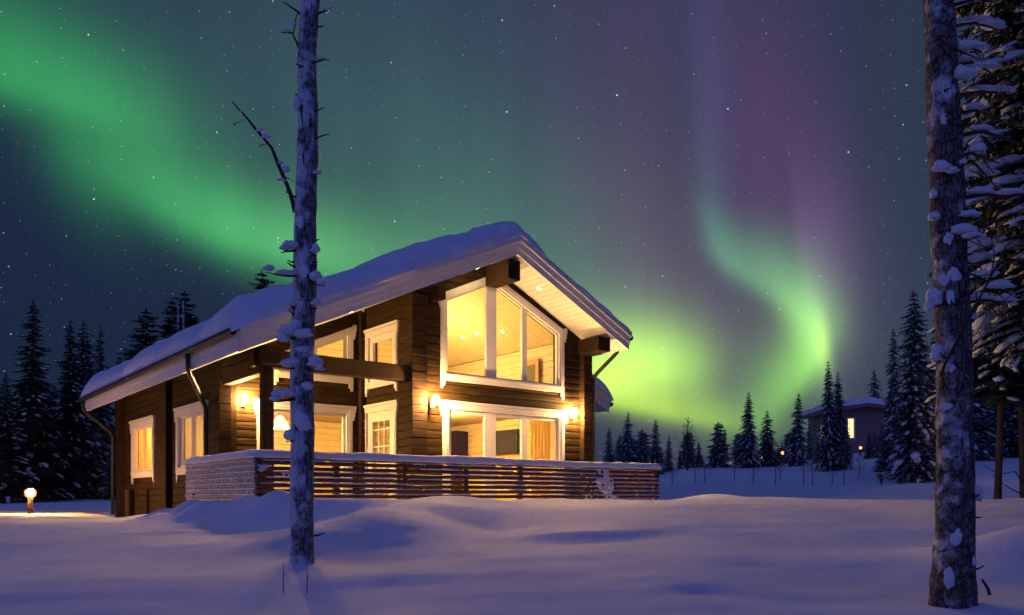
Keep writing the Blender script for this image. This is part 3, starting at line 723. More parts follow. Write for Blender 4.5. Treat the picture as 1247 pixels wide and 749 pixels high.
# the back room behind the two side windows
r = empty('ceiling_lamp', W(-1.6, 5.2, CEIL), HR); tag(r, 'round ceiling lamp of the room behind the side windows', 'ceiling lamp')
mb = MB(); mb.lathe([(.16, 0), (.17, -.03), (.12, -.07), (.02, -.085)], n=20); mb.build('shade', bpy.data.materials['opal_glass'], r, True)
lamp('bulb_light', (0, 0, -.22), 120, (1., .66, .30), .12, r)
mb = MB(); mb.box(WL+.21, 6.41, FL-.12, -.5, BK-.21, FL); mb.build('floor', PFLOOR, house)
mb = MB(); mb.box(WL+.21, 6.41, CEIL, -.5, BK-.21, CEIL+.1); mb.build('ceiling', PINE, house)
mb = MB(); Mq = lambda a, z, d_: (-.5-d_, a, z); log_wall(mb, Mq, rect(6.4, FL, BK-.2, CEIL), []); mb.build('inner_wall', PINE2, house)
r = empty('ceiling_lamp', W(-1.8, 8.4, CEIL), HR); tag(r, 'round ceiling lamp of the far bedroom', 'ceiling lamp')
mb = MB(); mb.lathe([(.16, 0), (.17, -.03), (.12, -.07), (.02, -.085)], n=20); mb.build('shade', bpy.data.materials['opal_glass'], r, True)
lamp('bulb_light', (0, 0, -.22), 430, (1., .50, .12), .12, r)
# furniture seen through the panes
tv = empty('television', W(WR-.30, 2.65, E_(1.42)), HR); tag(tv, 'dark flat television on the far wall behind the glazed door', 'television')
mb = MB(); mb.box(-.05, -.52, -.30, 0, .52, .32, 0, .008); mb.build('housing', BLACK, tv)
m_, t_, p_ = mat('dark_screen'); p_.inputs['Base Color'].default_value = (.03, .032, .036, 1); p_.inputs['Roughness'].default_value = .25
mb = MB(); mb.box(-.056, -.49, -.27, -.052, .49, .29); mb.build('screen', m_, tv)
mb = MB(); mb.box(.0, -.1, -.1, .045, .1, .1); mb.build('mount', BLACK, tv)
sh_ = empty('shelf_unit', W(4.2, 4.75, FL), HR+R(90)); tag(sh_, 'dark shelf unit standing behind the left pane of the glazed door', 'shelf unit')
mb = MB(); mb.box(-.35, -.2, 0, -.30, .2, 2.2); mb.box(.30, -.2, 0, .35, .2, 2.2); mb.box(-.30, .17, 0, .30, .2, 2.2); mb.build('side_panel', LOGD, sh_)
for z in (.05, .55, 1.05, 1.6, 2.15): mb = MB(); mb.box(-.298, -.2, z, .298, .168, z+.04); mb.build('shelf', LOGD, sh_)
def curtain(s0, s1, t, z0, z1, label, m, along='x', group=None, amp=1.):
    mb = MB(); n = 40; L = s1-s0
    for q in (0,):
        for i in range(n+1):
            a = s0+L*i/n; d_ = amp*(.055*math.sin(i*.95)+.018*math.sin(i*3.1))+q*.012
            for z in (z0, z1): mb.v.append((a, t+d_, z) if along == 'x' else (t+d_, a, z))
    o = 2*(n+1)
    for i in range(n):
        mb.f.append((2*i, 2*i+2, 2*i+3, 2*i+1)); mb.m.append(0)
    o_ = mb.build('curtain', m, None, True, (HX, HY, 0), HR)
    tag(o_, label, 'curtain', group or 'curtains behind the windows')
curtain(3.30, 3.90, .30, FL+.02, CEIL-.03, 'ochre curtain drawn across the right pane of the glazed door', CURT, amp=.30)
curtain(.82, 1.10, .36, FL+.02, CEIL-.03, 'narrow ochre curtain at the left end of the glazed door', CURT, amp=.2)
curtain(3.45, 4.335, WL+.135, E_(.665), E_(1.835), 'beige curtain behind the near half of the side window beside the porch', BLIND, 'y', None, .35)
curtain(4.345, 5.23, WL+.135, E_(.665), E_(1.835), 'beige curtain behind the far half of the side window beside the porch', BLIND, 'y', None, .35)
curtain(7.46, 8.375, WL+.135, E_(.665), E_(1.835), 'orange lit curtain in the near half of the rearmost side window', CURT, 'y', None, .35)
curtain(8.385, 9.31, WL+.135, E_(.665), E_(1.835), 'orange lit curtain in the far half of the rearmost side window', CURT, 'y', None, .35)

# ------------------------------------------------------------------ terrace with slatted railing
deck = empty('terrace', (HX, HY, 0), HR)
tag(deck, 'low wooden terrace with a snow capped railing of dark horizontal slats round the front', 'terrace')
DX0, DX1, DY = -4.03, 5.08, -2.0
mb = MB()
x = DX0+.06
while x < DX1-.05: mb.box(x, DY+.06, FL-.15, min(x+.135, DX1-.05), -.19 if x > -.25 else (PB-.17), FL-.115) ; x += .14
mb.build('deck_boards', SLAT, deck)
snow_slab('deck_snow', lambda s: FL-.11, DX0+.12, DX1-.12, DY+.14, -.20, .10, 90, 30, 2.2, deck, wL=.2, wR=.2, wF=.2, wB=.2, lump=.2, droop=0)
posts = [(DX0+.06, DY+.06)]+[(DX0+.06+k*(DX1-DX0-.12)/7, DY+.06) for k in range(1, 8)]+[(DX0+.06, DY+1.65), (DX0+.06, 1.42), (DX1-.06, -.25)]
for px_, py_ in posts: mb = MB(); mb.box(px_-.045, py_-.045, E_(-.75), px_+.045, py_+.045, E_(.575), 0, .006); mb.build('post', SLAT, deck)
SZ = [E_(-.03)+k*.088 for k in range(7)]
for z in SZ:
    mb = MB(); mb.box(DX0-.01, DY-.035, z, DX1, DY+.012, z+.060, 0, .018); mb.build('slat', SLAT, deck)
    mb = MB(); mb.box(DX0-.035, DY+.014, z, DX0+.012, 1.46, z+.066, 0, .018); mb.build('slat', FSLAT, deck)
    mb = MB(); mb.box(DX1-.012, DY+.014, z, DX1+.035, -.2, z+.060, 0, .018); mb.build('slat', SLAT, deck)
mb = MB(); mb.box(DX0-.05, DY-.05, E_(.58), DX1+.05, DY+.14, E_(.615), 0, .01); mb.box(DX0-.05, DY+.142, E_(.58), DX0+.14, 1.46, E_(.615), 0, .01); mb.box(DX1-.14, DY+.142, E_(.58), DX1+.05, -.2, E_(.615), 0, .01); mb.build('handrail', SLAT, deck)
def cap(a0, a1, fixed, axis_, seed, name='snow_cap'):
    mb = MB(); n = int((a1-a0)/.06); m = 12; off = Vector((seed, 0, 0))
    for i in range(n+1):
        a = a0+(a1-a0)*i/n; e = math.sqrt(max(0, 1-(1-min(1, min(a-a0, a1-a)/.12))**2))
        H = (.115+.03*mnoise.noise(Vector((a*.9, seed, 0)))+.014*mnoise.noise(Vector((a*4, seed, 1))))*(.25+.75*e)
        hw = (.115+.012*mnoise.noise(Vector((a*3, seed, 5))))*(.8+.2*e); sag = .022+.035*max(0, mnoise.noise(Vector((a*2.1, seed, 9))))
        for k in range(m):
            th = 2*math.pi*k/m; c, s_ = math.cos(th), math.sin(th)
            c = math.copysign(abs(c)**.62, c); s_ = math.copysign(abs(s_)**.7, s_)
            z = E_(.617)+(H*s_ if s_ > 0 else sag*s_)
            mb.v.append((a, fixed+hw*c, z) if axis_ == 'x' else (fixed+hw*c, a, z))
    for i in range(n):
        for k in range(m): mb.f.append((i*m+k, i*m+(k+1) % m, (i+1)*m+(k+1) % m, (i+1)*m+k)); mb.m.append(0)
    mb.f += [tuple(range(m))[::-1], tuple(n*m+k for k in range(m))]; mb.m += [0, 0]
    mb.build(name, SNOWT, deck, True)
cap(DX0-.07, DX1+.07, DY+.04, 'x', 1.7); cap(DY+.1, 1.48, DX0+.04, 'y', 4.2); cap(DY+.1, -.2, DX1-.04, 'y', 7.2)
# snow blown on to the slats: an uneven crust, each patch of it a piece of its own
rnd = random.Random(11)
def crust(axis_, a0, a1, cover, seed, keep):
    z0, z1 = E_(-.06), E_(.60); st = .022; na, nz = int((a1-a0)/st), int((z1-z0)/st); H = {}
    for i in range(na+1):
        for j in range(nz+1):
            a = a0+i*st; z = z0+j*st; p = Vector((a*(.30 if axis_ == 'y' else .6), z, seed))
            ph = ((z-SZ[0]) % .088)/.088                                  # more snow on the ledges between slats
            v = cover(a, z)+(( .48)*math.cos(2*math.pi*(ph-.75)) if axis_ == 'y' else 0)+.55*mnoise.noise(Vector((a*2.2, z*4.5, seed)))+.45*mnoise.noise(p*9)+.25*mnoise.noise(p*22)+.16*math.cos(2*math.pi*(ph-.75))
            if v > 0: H[i, j] = .012+.034*min(1, v)**.6+.012*mnoise.noise(p*14)
    quads = [(i, j) for i in range(na) for j in range(nz) if all((i+a, j+c) in H for a in (0, 1) for c in (0, 1))]
    qs = set(quads); seen = set(); comps = []
    for q in quads:
        if q in seen: continue
        st_ = [q]; seen.add(q); c = []
        while st_:
            u = st_.pop(); c.append(u)
            for d_ in ((1, 0), (-1, 0), (0, 1), (0, -1)):
                v = (u[0]+d_[0], u[1]+d_[1])
                if v in qs and v not in seen: seen.add(v); st_.append(v)
        comps.append(c)
    comps.sort(key=len, reverse=True)
    for c in comps[:keep]:
        if len(c) < 6: break
        cs = set(c); mb = MB(); ix = {}
        def vert(i, j, back):
            if (i, j, back) not in ix:
                ed = not all((i-a, j-c_) in cs for a in (0, 1) for c_ in (0, 1))
                d_ = .0 if back else (.006 if ed else H[i, j]); a = a0+i*.022; z = z0+j*.022
                jx = .009*mnoise.noise(Vector((i*.9, j*.9, seed))); jz = .009*mnoise.noise(Vector((i*.9, j*.9, seed+7)))
                mb.v.append((a+jx, DY-.03-d_, z+jz) if axis_ == 'x' else (DX0-.03-d_, a+jx, z+jz)); ix[i, j, back] = len(mb.v)-1
            return ix[i, j, back]
        for i, j in c:
            f = [(i, j), (i+1, j), (i+1, j+1), (i, j+1)]
            if axis_ == 'y': f = f[::-1]
            mb.f.append([vert(*p, 0) for p in f]); mb.m.append(0); mb.f.append([vert(*p, 1) for p in f[::-1]]); mb.m.append(0)
            for (e0, e1), nb in (((f[0], f[1]), 0), ((f[1], f[2]), 0), ((f[2], f[3]), 0), ((f[3], f[0]), 0)):
                mid = (e0[0]+e1[0], e0[1]+e1[1])
                other = [(q0, q1) for q0 in (i-1, i, i+1) for q1 in (j-1, j, j+1) if abs(q0-i)+abs(q1-j) == 1 and (2*q0+1-mid[0])**2+(2*q1+1-mid[1])**2 <= 1.01]
                if not any(o_ in cs for o_ in other): mb.f.append([vert(*e0, 0), vert(*e0, 1), vert(*e1, 1), vert(*e1, 0)]); mb.m.append(0)
        mb.build('snow_patch', SNOWT, deck, True)
def cover_front(a, z):
    top = smooth(.30, .62, z-EYE)*.35
    v = -.62+top
    if a < -3.0: v = -.28+top
    if 2.5 < a < 4.1: v = max(v, .16-abs(a-3.35)*.5)
    return v
crust('x', DX0, DX1, cover_front, 5, 55)
crust('y', DY, 1.42, lambda a, z: .06, 8, 30)
# thin snow left lying on the slats
for q, z in enumerate(SZ):
    a = DX0+.3*rnd.random()
    while a < DX1-.4:
        L = min(rnd.uniform(.4, 1.4), DX1-a)
        if rnd.random() < .86: mb = MB(); mb.box(a, DY-.030, z+.058, a+L, DY+.010, z+.070+rnd.random()*.014, 0, .008); mb.build('slat_snow', SNOWT, deck)
        a += L+rnd.uniform(.02, .35)

# ------------------------------------------------------------------ trees
def conifer(h, r, seed, whorls=22, nb=7, fr=9, low=.10, snowy=.5, power=.85, sag=.35, sub=1, wide=.30, ssize=1., snum=1, needle=NEEDLE, snow=SNOWT, trunk_r=None, gap=.12):
    rnd = random.Random(seed); tr = trunk_r or h*.011+.03
    tk, cr, sn = MB(), MB(), MB()
    lean = Vector((rnd.uniform(-.02, .02), rnd.uniform(-.02, .02), 0))
    pts = [lean*h*u+Vector((0, 0, h*u-.3*(u == 0))) for u in (0, .1, .3, .5, .7, .85, 1)]
    tk.tube(pts, [tr*1.25, tr, tr*.82, tr*.6, tr*.38, tr*.2, .01], 9, jit=.08, rnd=rnd)
    for w_ in range(whorls):
        u = low+(1-low)*((w_+.5*rnd.random())/whorls)**.92; z = h*u
        prof = (1-u)**power*(.55+.45*min(1, (u-low)/.12+.3))
        if rnd.random() < gap: prof *= .6
        n = max(4, int(nb*(.6+.6*(1-u)))); a0 = rnd.random()*6.28
        for k in range(n):
            az_ = a0+6.283*k/n+rnd.uniform(-.35, .35); L = (r*prof+.05*h*.25)*rnd.uniform(.62, 1.15)
            if L < .06: continue
            rise = .25-1.0*(1-u)*.7; d = Vector((math.cos(az_), math.sin(az_), 0)); sd_ = Vector((-d.y, d.x, 0))
            sg = sag*rnd.uniform(.7, 1.3)*(1.1-u*.6)
            zb = z+rnd.uniform(-.5, .5)*h*(1-low)/whorls*1.6*(u < .96); base = lean*zb+Vector((0, 0, zb))
            P = lambda q: base+d*(L*q)+Vector((0, 0, L*(rise*.35*q-sg*q*q+.25*sg*q**3)))
            cr.tube([P(0), P(.5), P(.95)], [tr*.16*(1-u*.5)+.006, tr*.09+.004, .003], 4, 0, False)
            for m_ in range(fr):
                q = .12+.88*(m_+rnd.random()*.6)/fr; c = P(min(q, 1)); fl = wide*L*(1.15-.75*q)*rnd.uniform(.7, 1.2)+.03
                for s_ in (-1, 1):
                    tip = c+d*fl*rnd.uniform(.35, .8)+sd_*s_*fl*rnd.uniform(.6, 1)+Vector((0, 0, -fl*rnd.uniform(.1, .55)))
                    x_ = (tip-c); up = Vector((0, 0, 1)); wv = x_.cross(up).normalized()*fl*.22; mid = c+x_*.5
                    hang = Vector((0, 0, -fl*rnd.uniform(.05, .22)))
                    cr.add([c, mid+wv, tip, mid-wv+hang], [(0, 1, 2, 3)])
                    if rnd.random() < .6: t2 = mid+Vector((rnd.uniform(-.1, .1)*fl, rnd.uniform(-.1, .1)*fl, -fl*rnd.uniform(.35, .6))); cr.add([mid-x_*.25, mid+x_*.25, t2], [(0, 1, 2)])
            tip = P(1); cr.add([P(.85)+sd_*L*.05, tip+d*L*.08, P(.85)-sd_*L*.05], [(0, 1, 2)])
            if rnd.random() < snowy:
                q = rnd.uniform(.35, .85)/snum
                for _ in range(snum+(rnd.random() < .5)):
                    c = P(q); ln = (L*rnd.uniform(.09, .19)+.015)*ssize
                    e = P(min(1, q+.1))-c; V, F = ICO[sub]; o = len(sn.v); ex = e.normalized(); ey = sd_; ez = ex.cross(ey); ez = ez if ez.z > 0 else -ez
                    wd = ln*rnd.uniform(.35, .65); th = ln*rnd.uniform(.18, .34)+.008; off = Vector((rnd.random()*50, 0, 0))
                    for v in V:
                        kk = 1+.6*mnoise.noise(v*1.8+off); zz = v.z*(1 if v.z > 0 else .25)
                        sn.v.append(tuple(c+ex*v.x*ln*kk+ey*v.y*wd*kk+ez*(zz*th*kk+th*.15)-Vector((0, 0, abs(v.x)**2*ln*.15))))
                    sn.f += [tuple(i+o for i in f) for f in F]; sn.m += [0]*len(F)
                    q = min(.95, q+rnd.uniform(.15, .3))
    # leading shoot
    for k in range(6):
        a = 6.283*k/6; z = h*(.965+.03*k/6); cr.add([Vector((0, 0, z))+lean*h, Vector((math.cos(a)*.03*r, math.sin(a)*.03*r, z+h*.012))+lean*h, Vector((0, 0, z+h*.02))+lean*h], [(0, 1, 2)])
    return tk, cr, sn
PROTO = {}; rj = random.Random(44)
def tree(kind, x, y, hh, label, group, rz=0, width=1., name='spruce_tree', zoff=-.1):
    """one conifer: a copy of the grown shape of its kind, scaled to its own height and breadth"""
    tk, cr, sn = PROTO[kind]
    r = empty(name, (x, y, ground_h(x, y)+zoff), rz); tag(r, label, 'tree', group)
    s = hh/KH[kind]; r.scale = (s*width*rj.uniform(.88, 1.15), s*width*rj.uniform(.88, 1.15), s); r.rotation_euler.x = rj.uniform(-.035, .035); r.rotation_euler.y = rj.uniform(-.035, .035)
    for nm, me in (('trunk', tk), ('crown', cr), ('branch_snow', sn)):
        if me is None: continue
        o = bpy.data.objects.new(nm, me); col.objects.link(o); o.parent = r
        if nm == 'branch_snow': o['kind'] = 'stuff'
    return r
KH = {}
def proto(kind, h, r, seed, **k):
    snow = k.get('snow', SNOWT); tk, cr, sn = conifer(h, r, seed, **k); KH[kind] = h; out = []
    for nm, mb, m_, sm in (('trunk', tk, BARKT, True), ('crown', cr, NEEDLE if kind in ('dark', 'pine', 'mature') else FROST, False), ('snow', sn, SNOWT, True)):
        if not mb.v: out.append(None); continue
        o = mb.build(nm, m_, None, sm); me = o.data; bpy.data.objects.remove(o); out.append(me)
    PROTO[kind] = out
proto('narrow', 6, 1.2, 1, whorls=50, nb=9, fr=7, snowy=.95, low=.03, sag=.5, power=.75, wide=.34)
proto('narrow2', 6, 1.3, 2, whorls=44, nb=9, fr=7, snowy=.9, low=.02, sag=.62, power=.62, gap=.4, wide=.34)
proto('bushy', 5, 1.5, 3, whorls=34, nb=10, fr=8, snowy=.95, low=.04, sag=.25, power=.40, gap=.45, wide=.34)
proto('tall', 9, 1.8, 4, whorls=66, nb=9, fr=8, snowy=.9, low=.03, sag=.6, power=.75, gap=.35, wide=.32)
proto('dark', 11, 2.6, 5, whorls=60, nb=8, fr=10, snowy=.45, low=.05, sag=.35, power=.8, gap=.4, wide=.30)
proto('pine', 9, 2.3, 6, whorls=34, nb=9, fr=10, snowy=.3, low=.30, sag=.1, power=.5, gap=.4, wide=.32)
proto('mature', 12, 2.0, 7, trunk_r=.085, whorls=50, nb=9, fr=12, snowy=.6, low=.27, sag=.35, power=.5, gap=.4, wide=.28)
rt = random.Random(3)
def far_tree(kind, px, top, d, label, width=1., group='spruces beyond the house', base=None):
    x = ray(px, d); gz = ground_h(x, d)-.1; zt = E_((PY0-top)/FPX*d)
    return tree(kind, x, d, max(1, zt-gz), label, group, rt.random()*6.28, width, 'pine_tree' if kind == 'pine' else 'spruce_tree')
# right of the house, left to right along the skyline
for a in [
 ('narrow', 741, 521, 44, 'first small snowy spruce right of the house, just past the side roof', 1.0),
 ('narrow2', 762, 502, 43, 'pointed snowy spruce, the tallest of the four nearest the railing end', .95),
 ('narrow', 781, 522, 46, 'short snowy spruce between two taller ones above the railing end', 1.0),
 ('narrow', 797, 511, 43, 'slim snowy spruce directly above the right end of the railing', 1.05),
 ('narrow2', 814, 530, 46, 'thin low spruce left of the leafless birch', .8),
 ('narrow2', 828, 546, 47, 'very small spruce close to the left of the leafless birch', .9),
 ('narrow', 852, 537, 44, 'small cone shaped spruce right of the leafless birch', 1.15),
 ('bushy', 875, 514, 42, 'broad bushy round topped spruce heavy with snow on the skyline', 1.0),
 ('narrow2', 866, 548, 48, 'low spruce half hidden behind the broad round topped one', 1.0),
 ('narrow', 896, 542, 52, 'small spruce in the gap left of the tall narrow one', 1.0),
 ('tall', 911, 478, 42, 'tall narrow spruce standing alone between the two arcs of green light', .95),
 ('narrow2', 935, 500, 43, 'medium spruce close beside the tall narrow one', 1.15),
 ('narrow', 952, 538, 50, 'low spruce between the medium and the dark slim one', 1.0),
 ('narrow', 969, 479, 42, 'slim dark spruce below the bright end of the right arc', .88),
 ('narrow2', 986, 500, 52, 'very thin spruce just left of the distant cabin', .45),
 ('tall', 1011, 440, 37, 'left of two joined snowy spruces standing in front of the distant cabin', .72),
 ('tall', 1021, 452, 37.4, 'right of two joined snowy spruces standing in front of the distant cabin', .72),
 ('narrow2', 1065, 449, 66, 'brownish spruce rising behind the distant cabin roof', .9),
 ('narrow', 1089, 399, 36, 'very tall slim spruce left of the broad snowy one near the birch trunk', .62),
 ('tall', 1117, 352, 31, 'tallest broad snowy spruce just left of the foreground trunk at right', .95),
 ('narrow', 1135, 440, 34, 'spruce mostly hidden behind the foreground trunk at right', 1.0),
 ('narrow2', 1078, 520, 34, 'low snowy young spruce in front of the distant cabin', 1.3),
 ('bushy', 1094, 500, 46, 'broad snowy spruce covering the right end of the distant cabin', .9),
 ('narrow', 1003, 520, 48, 'young spruce before the lit left wall of the distant cabin', 1.2),
 ('narrow', 1059, 524, 44, 'small young spruce beside the lit cabin window', 1.2),
]: far_tree(*a)
# the dark trees left of and behind the house
for a in [
 ('dark', 38, 366, 33, 'tall dark pointed spruce behind the glowing garden lamp', 1.0),
 ('dark', 6, 455, 31, 'shorter dark spruce at the left edge of the photo', 1.1),
 ('dark', 82, 390, 36, 'dark spruce right of the tall one behind the garden lamp', .8),
 ('tall', 102, 391, 38, 'middle dark spruce of the trio above the left eaves', 1.1),
 ('dark', 118, 396, 40, 'rightmost dark spruce of the trio above the left eaves', .62),
 ('pine', 171, 377, 42, 'dark pine with a ragged top over the left part of the snowy roof', .9),
 ('pine', 205, 364, 44, 'dark pine just left of the pair of bare poles above the roof', .8),
 ('pine', 239, 355, 43, 'thick dark pine just right of the pair of bare poles above the roof', .8),
 ('pine', 322, 331, 40, 'pine top peeping over the roof behind the foreground snag', .75),
 ('tall', 62, 470, 42, 'snow dusted spruce in the gap behind the garden lamp', 1.2),
 ('tall', 132, 470, 44, 'snow dusted spruce close to the left downpipe', 1.1),
 ('narrow', 20, 500, 44, 'low snow dusted spruce left of the tall pointed one', 1.6),
 ('narrow2', 90, 505, 46, 'low snow dusted spruce in the dark gap of the left wood', 1.6),
 ('bushy', 112, 540, 40, 'snowy bush like spruce beside the left downpipe', 1.3),
 ('bushy', 60, 545, 38, 'snowy bush like spruce right of the garden lamp', 1.3),
 ('bushy', 5, 560, 36, 'snowy bush like spruce left of the garden lamp', 1.3),
]: far_tree(*a, group='trees left of the house')
# the wood at the right edge
for a in [
 ('mature', 1214, 60, 19, 'dark spruce with a bare lower trunk right of the foreground trunk', .95),
 ('mature', 1247, 40, 22, 'dark spruce at the very right edge with a thick trunk', 1.0),
 ('tall', 1178, 380, 40, 'distant spruce in the gap right of the foreground trunk', 1.2),
 ('tall', 1228, 400, 42, 'distant spruce between the two dark ones at right', 1.3),
 ('narrow', 1200, 455, 48, 'low distant spruce below the dark ones at right', 1.5),
]: far_tree(*a, group='spruces at the right edge')
rf = random.Random(12)
for k in range(48):
    px_ = rf.uniform(735, 1110); d = rf.uniform(44, 56)
    far_tree(rf.choice(('narrow', 'narrow2', 'bushy')), px_, 560-rf.uniform(14, 46), d, 'low young spruce in the dark snowy band along the skyline right of the house', rf.uniform(1, 1.5), 'young spruces along the skyline')
for k in range(22):
    px_ = rf.uniform(-20, 150); d = rf.uniform(36, 50)
    far_tree(rf.choice(('narrow', 'bushy', 'tall')), px_, rf.uniform(470, 580), d, 'snow dusted young spruce in the dark understorey of the left wood', rf.uniform(1.1, 1.5), 'young spruces in the left wood')
# big snow laden spruce whose boughs hang in from the right
tk, cr, sn = conifer(14, 1.45, 21, whorls=80, nb=10, fr=20, low=.21, snowy=.95, power=.32, sag=.22, sub=2, wide=.20, trunk_r=.20, gap=.25, ssize=1.35, snum=2)
bx_, by_ = ray(1305, 10.), 10.
r = empty('spruce_tree', (bx_, by_, ground_h(bx_, by_)-.1), 1.9); tag(r, 'large near spruce with dark snow laden boughs filling the upper right corner', 'tree', 'spruces at the right edge')
tk.build('trunk', BARKT, r, True); cr.build('crown', NEEDLE, r); sn.build('branch_snow', SNOWT, r, True)['kind'] = 'stuff'

def bare_tree(x, y, h, seed, label, name='birch_tree', group=None, m=BARKT, r0=.05, spread=.45, n1=16):
    rnd = random.Random(seed); g_ = ground_h(x, y)-.08
    ro = empty(name, (x, y, g_)); tag(ro, label, 'tree' if h > 2 else 'shrub', group)
    tk = MB(); tk.tube([(0, 0, -.1), (.02*h, 0, h*.4), (0, .01*h, h*.7), (.01*h, 0, h)], [r0, r0*.7, r0*.4, .006], 7); tk.build('trunk', m, ro, True)
    br = MB()
    def limb(p, d, L, rr, dep):
        q = [p]; 
        for i in range(4): d = (d+Vector((rnd.uniform(-.18, .18), rnd.uniform(-.18, .18), .10))).normalized(); q.append(q[-1]+d*L/4)
        br.tube(q, [rr, rr*.8, rr*.6, rr*.4, .003], 4, 0, False)
        if dep:
            for i in range(4):
                a = rnd.uniform(0, 6.28); limb(q[rnd.randint(1, 3)], (d+Vector((math.cos(a), math.sin(a), rnd.uniform(-.1, .5)))*.9).normalized(), L*rnd.uniform(.35, .6), rr*.5, dep-1)
    for k in range(n1):
        u = .25+.72*k/n1; a = k*2.4+rnd.random()
        limb(Vector((.015*h, 0, h*u)), Vector((math.cos(a)*.75, math.sin(a)*.75, .8)).normalized(), h*spread*(1.05-u), r0*.35, 2 if h > 2 else 1)
    br.build('branches', m, ro)
    return ro
x = ray(837, 42); bare_tree(x, 42, 2.9, 4, 'leafless birch standing among the small spruces on the skyline', r0=.05)
for px_, top, lb in ((217, 372, 'left of two thin bare pole like trunks above the roof'), (223.5, 366, 'right of two thin bare pole like trunks above the roof')):
    d = 39; x = ray(px_, d); g_ = ground_h(x, d); zt = E_((PY0-top)/FPX*d)
    r = empty('bare_tree', (x, d, g_)); tag(r, lb, 'tree', 'thin bare trunks behind the roof')
    mb = MB(); mb.tube([(0, 0, -.1), (.05, 0, (zt-g_)*.5), (0, 0, zt-g_)], [.09, .075, .05], 8); mb.build('trunk', BARKSNOW, r, True)
    mb = MB(); rn_ = random.Random(int(px_))
    for k in range(9):
        z = (zt-g_)*(.45+.06*k); a = rn_.random()*6.28; mb.tube([(0, 0, z), (math.cos(a)*.25, math.sin(a)*.25, z+.12), (math.cos(a)*.45, math.sin(a)*.45, z+.2)], [.02, .012, .004], 5)
    mb.build('branches', BARKT, r)
# a second laden spruce behind the right trunk
tk, cr, sn = conifer(13, 1.35, 35, whorls=90, nb=10, fr=16, low=.20, snowy=.95, power=.35, sag=.45, sub=2, wide=.18, trunk_r=.09, gap=.3, ssize=1.2, snum=2)
bx_, by_ = ray(1262, 13.), 13.
r = empty('spruce_tree', (bx_, by_, ground_h(bx_, by_)-.1), .3); tag(r, 'laden spruce with drooping tangled boughs just right of the near rough trunk', 'tree', 'spruces at the right edge')
tk.build('trunk', BARKT, r, True); cr.build('crown', NEEDLE, r); sn.build('branch_snow', SNOWT, r, True)['kind'] = 'stuff'
# leafless shrubs poking through the snow below the skyline
for k, (px_, py_, hh, lb) in enumerate([
 (950, 566, 1.3, 'dense bare thicket between the medium spruce and the slim dark one'), (894, 568, 1.0, 'low bare thicket right of the broad round topped spruce'), (1046, 566, 1.2, 'bare thicket below the lit cabin window'), (1100, 568, 1.1, 'bare thicket at the foot of the tall slim spruce'),
 (818, 572, .9, 'sparse twigs rising from snow right of the railing end'), (846, 572, 1.1, 'thin bare shrub below the leafless birch'),
 (858, 568, .8, 'small bare shrub below the small cone shaped spruce'), (917, 570, 1.0, 'bare shrub below the tall narrow spruce'),
 (944, 573, 1.2, 'wide bare shrub right below the medium spruce'), (978, 575, 1.5, 'tall twiggy shrub below the slim dark spruce'),
 (989, 572, 1.4, 'upright bare twigs left of the joined spruces'), (1013, 578, 1.0, 'bare shrub at the foot of the joined spruces'), (1027, 575, 1.5, 'single upright stems right of the joined spruces')]):
    d = 33-k*.2; x = ray(px_, d)
    bare_tree(x, d, hh, 30+k, lb, 'bare_shrub', 'leafless shrubs on the snowy slope', r0=.017, spread=.75, n1=9)
# dark fallen root or bush in front of the cabin
x = ray(1073, 30); r = bare_tree(x, 30, .5, 77, 'small dark leafy clump sticking out of the snow slope', 'bare_shrub', None, NEEDLE, r0=.03, spread=1.1, n1=16)
# lit sapling behind the railing end
p = W(4.9, 1.0); bare_tree(p.x, p.y, 2.2, 5, 'thin sapling lit warm behind the right end of the railing', 'sapling', None, BARKT, r0=.02, spread=.12, n1=10)

# ------------------------------------------------------------------ the two foreground trunks
def trunk_mesh(path, rad, n=36, seed=0, step=.035):
    mb = MB(); pts = []; rr = []
    for (p, r0), (q, r1) in zip(zip(path, rad), list(zip(path, rad))[1:]):
        p, q = Vector(p), Vector(q); k = max(1, int((q-p).length/step))
        for i in range(k): pts.append(p.lerp(q, i/k)); rr.append(r0+(r1-r0)*i/k)
    pts.append(Vector(path[-1])); rr.append(rad[-1])
    for p, r0 in zip(pts, rr):
        wob = Vector((.032*mnoise.noise(Vector((seed, p.z*.9, 0))), .02*mnoise.noise(Vector((seed, p.z*.9, 7))), 0))
        for j in range(n):
            th = 6.28319*j/n; d = Vector((math.cos(th), math.sin(th), 0))
            k = 1+.09*mnoise.noise(Vector((d.x*1.6+seed, d.y*1.6, p.z*1.6)))+.06*mnoise.noise(Vector((d.x*4, d.y*4+seed, p.z*7)))+.09*max(0, mnoise.noise(Vector((d.x*2.2+9, d.y*2.2+seed, p.z*3.1)))-.25)*2
            mb.v.append(tuple(p+wob+d*r0*k))
    for i in range(len(pts)-1):
        for j in range(n): mb.f.append((i*n+j, i*n+(j+1) % n, (i+1)*n+(j+1) % n, (i+1)*n+j)); mb.m.append(0)
    mb.f.append(tuple((len(pts)-1)*n+j for j in range(n))); mb.m.append(0)
    return mb
def at_depth(px, py, d): x, z = ray(px, d, py); return Vector((x, d, z))
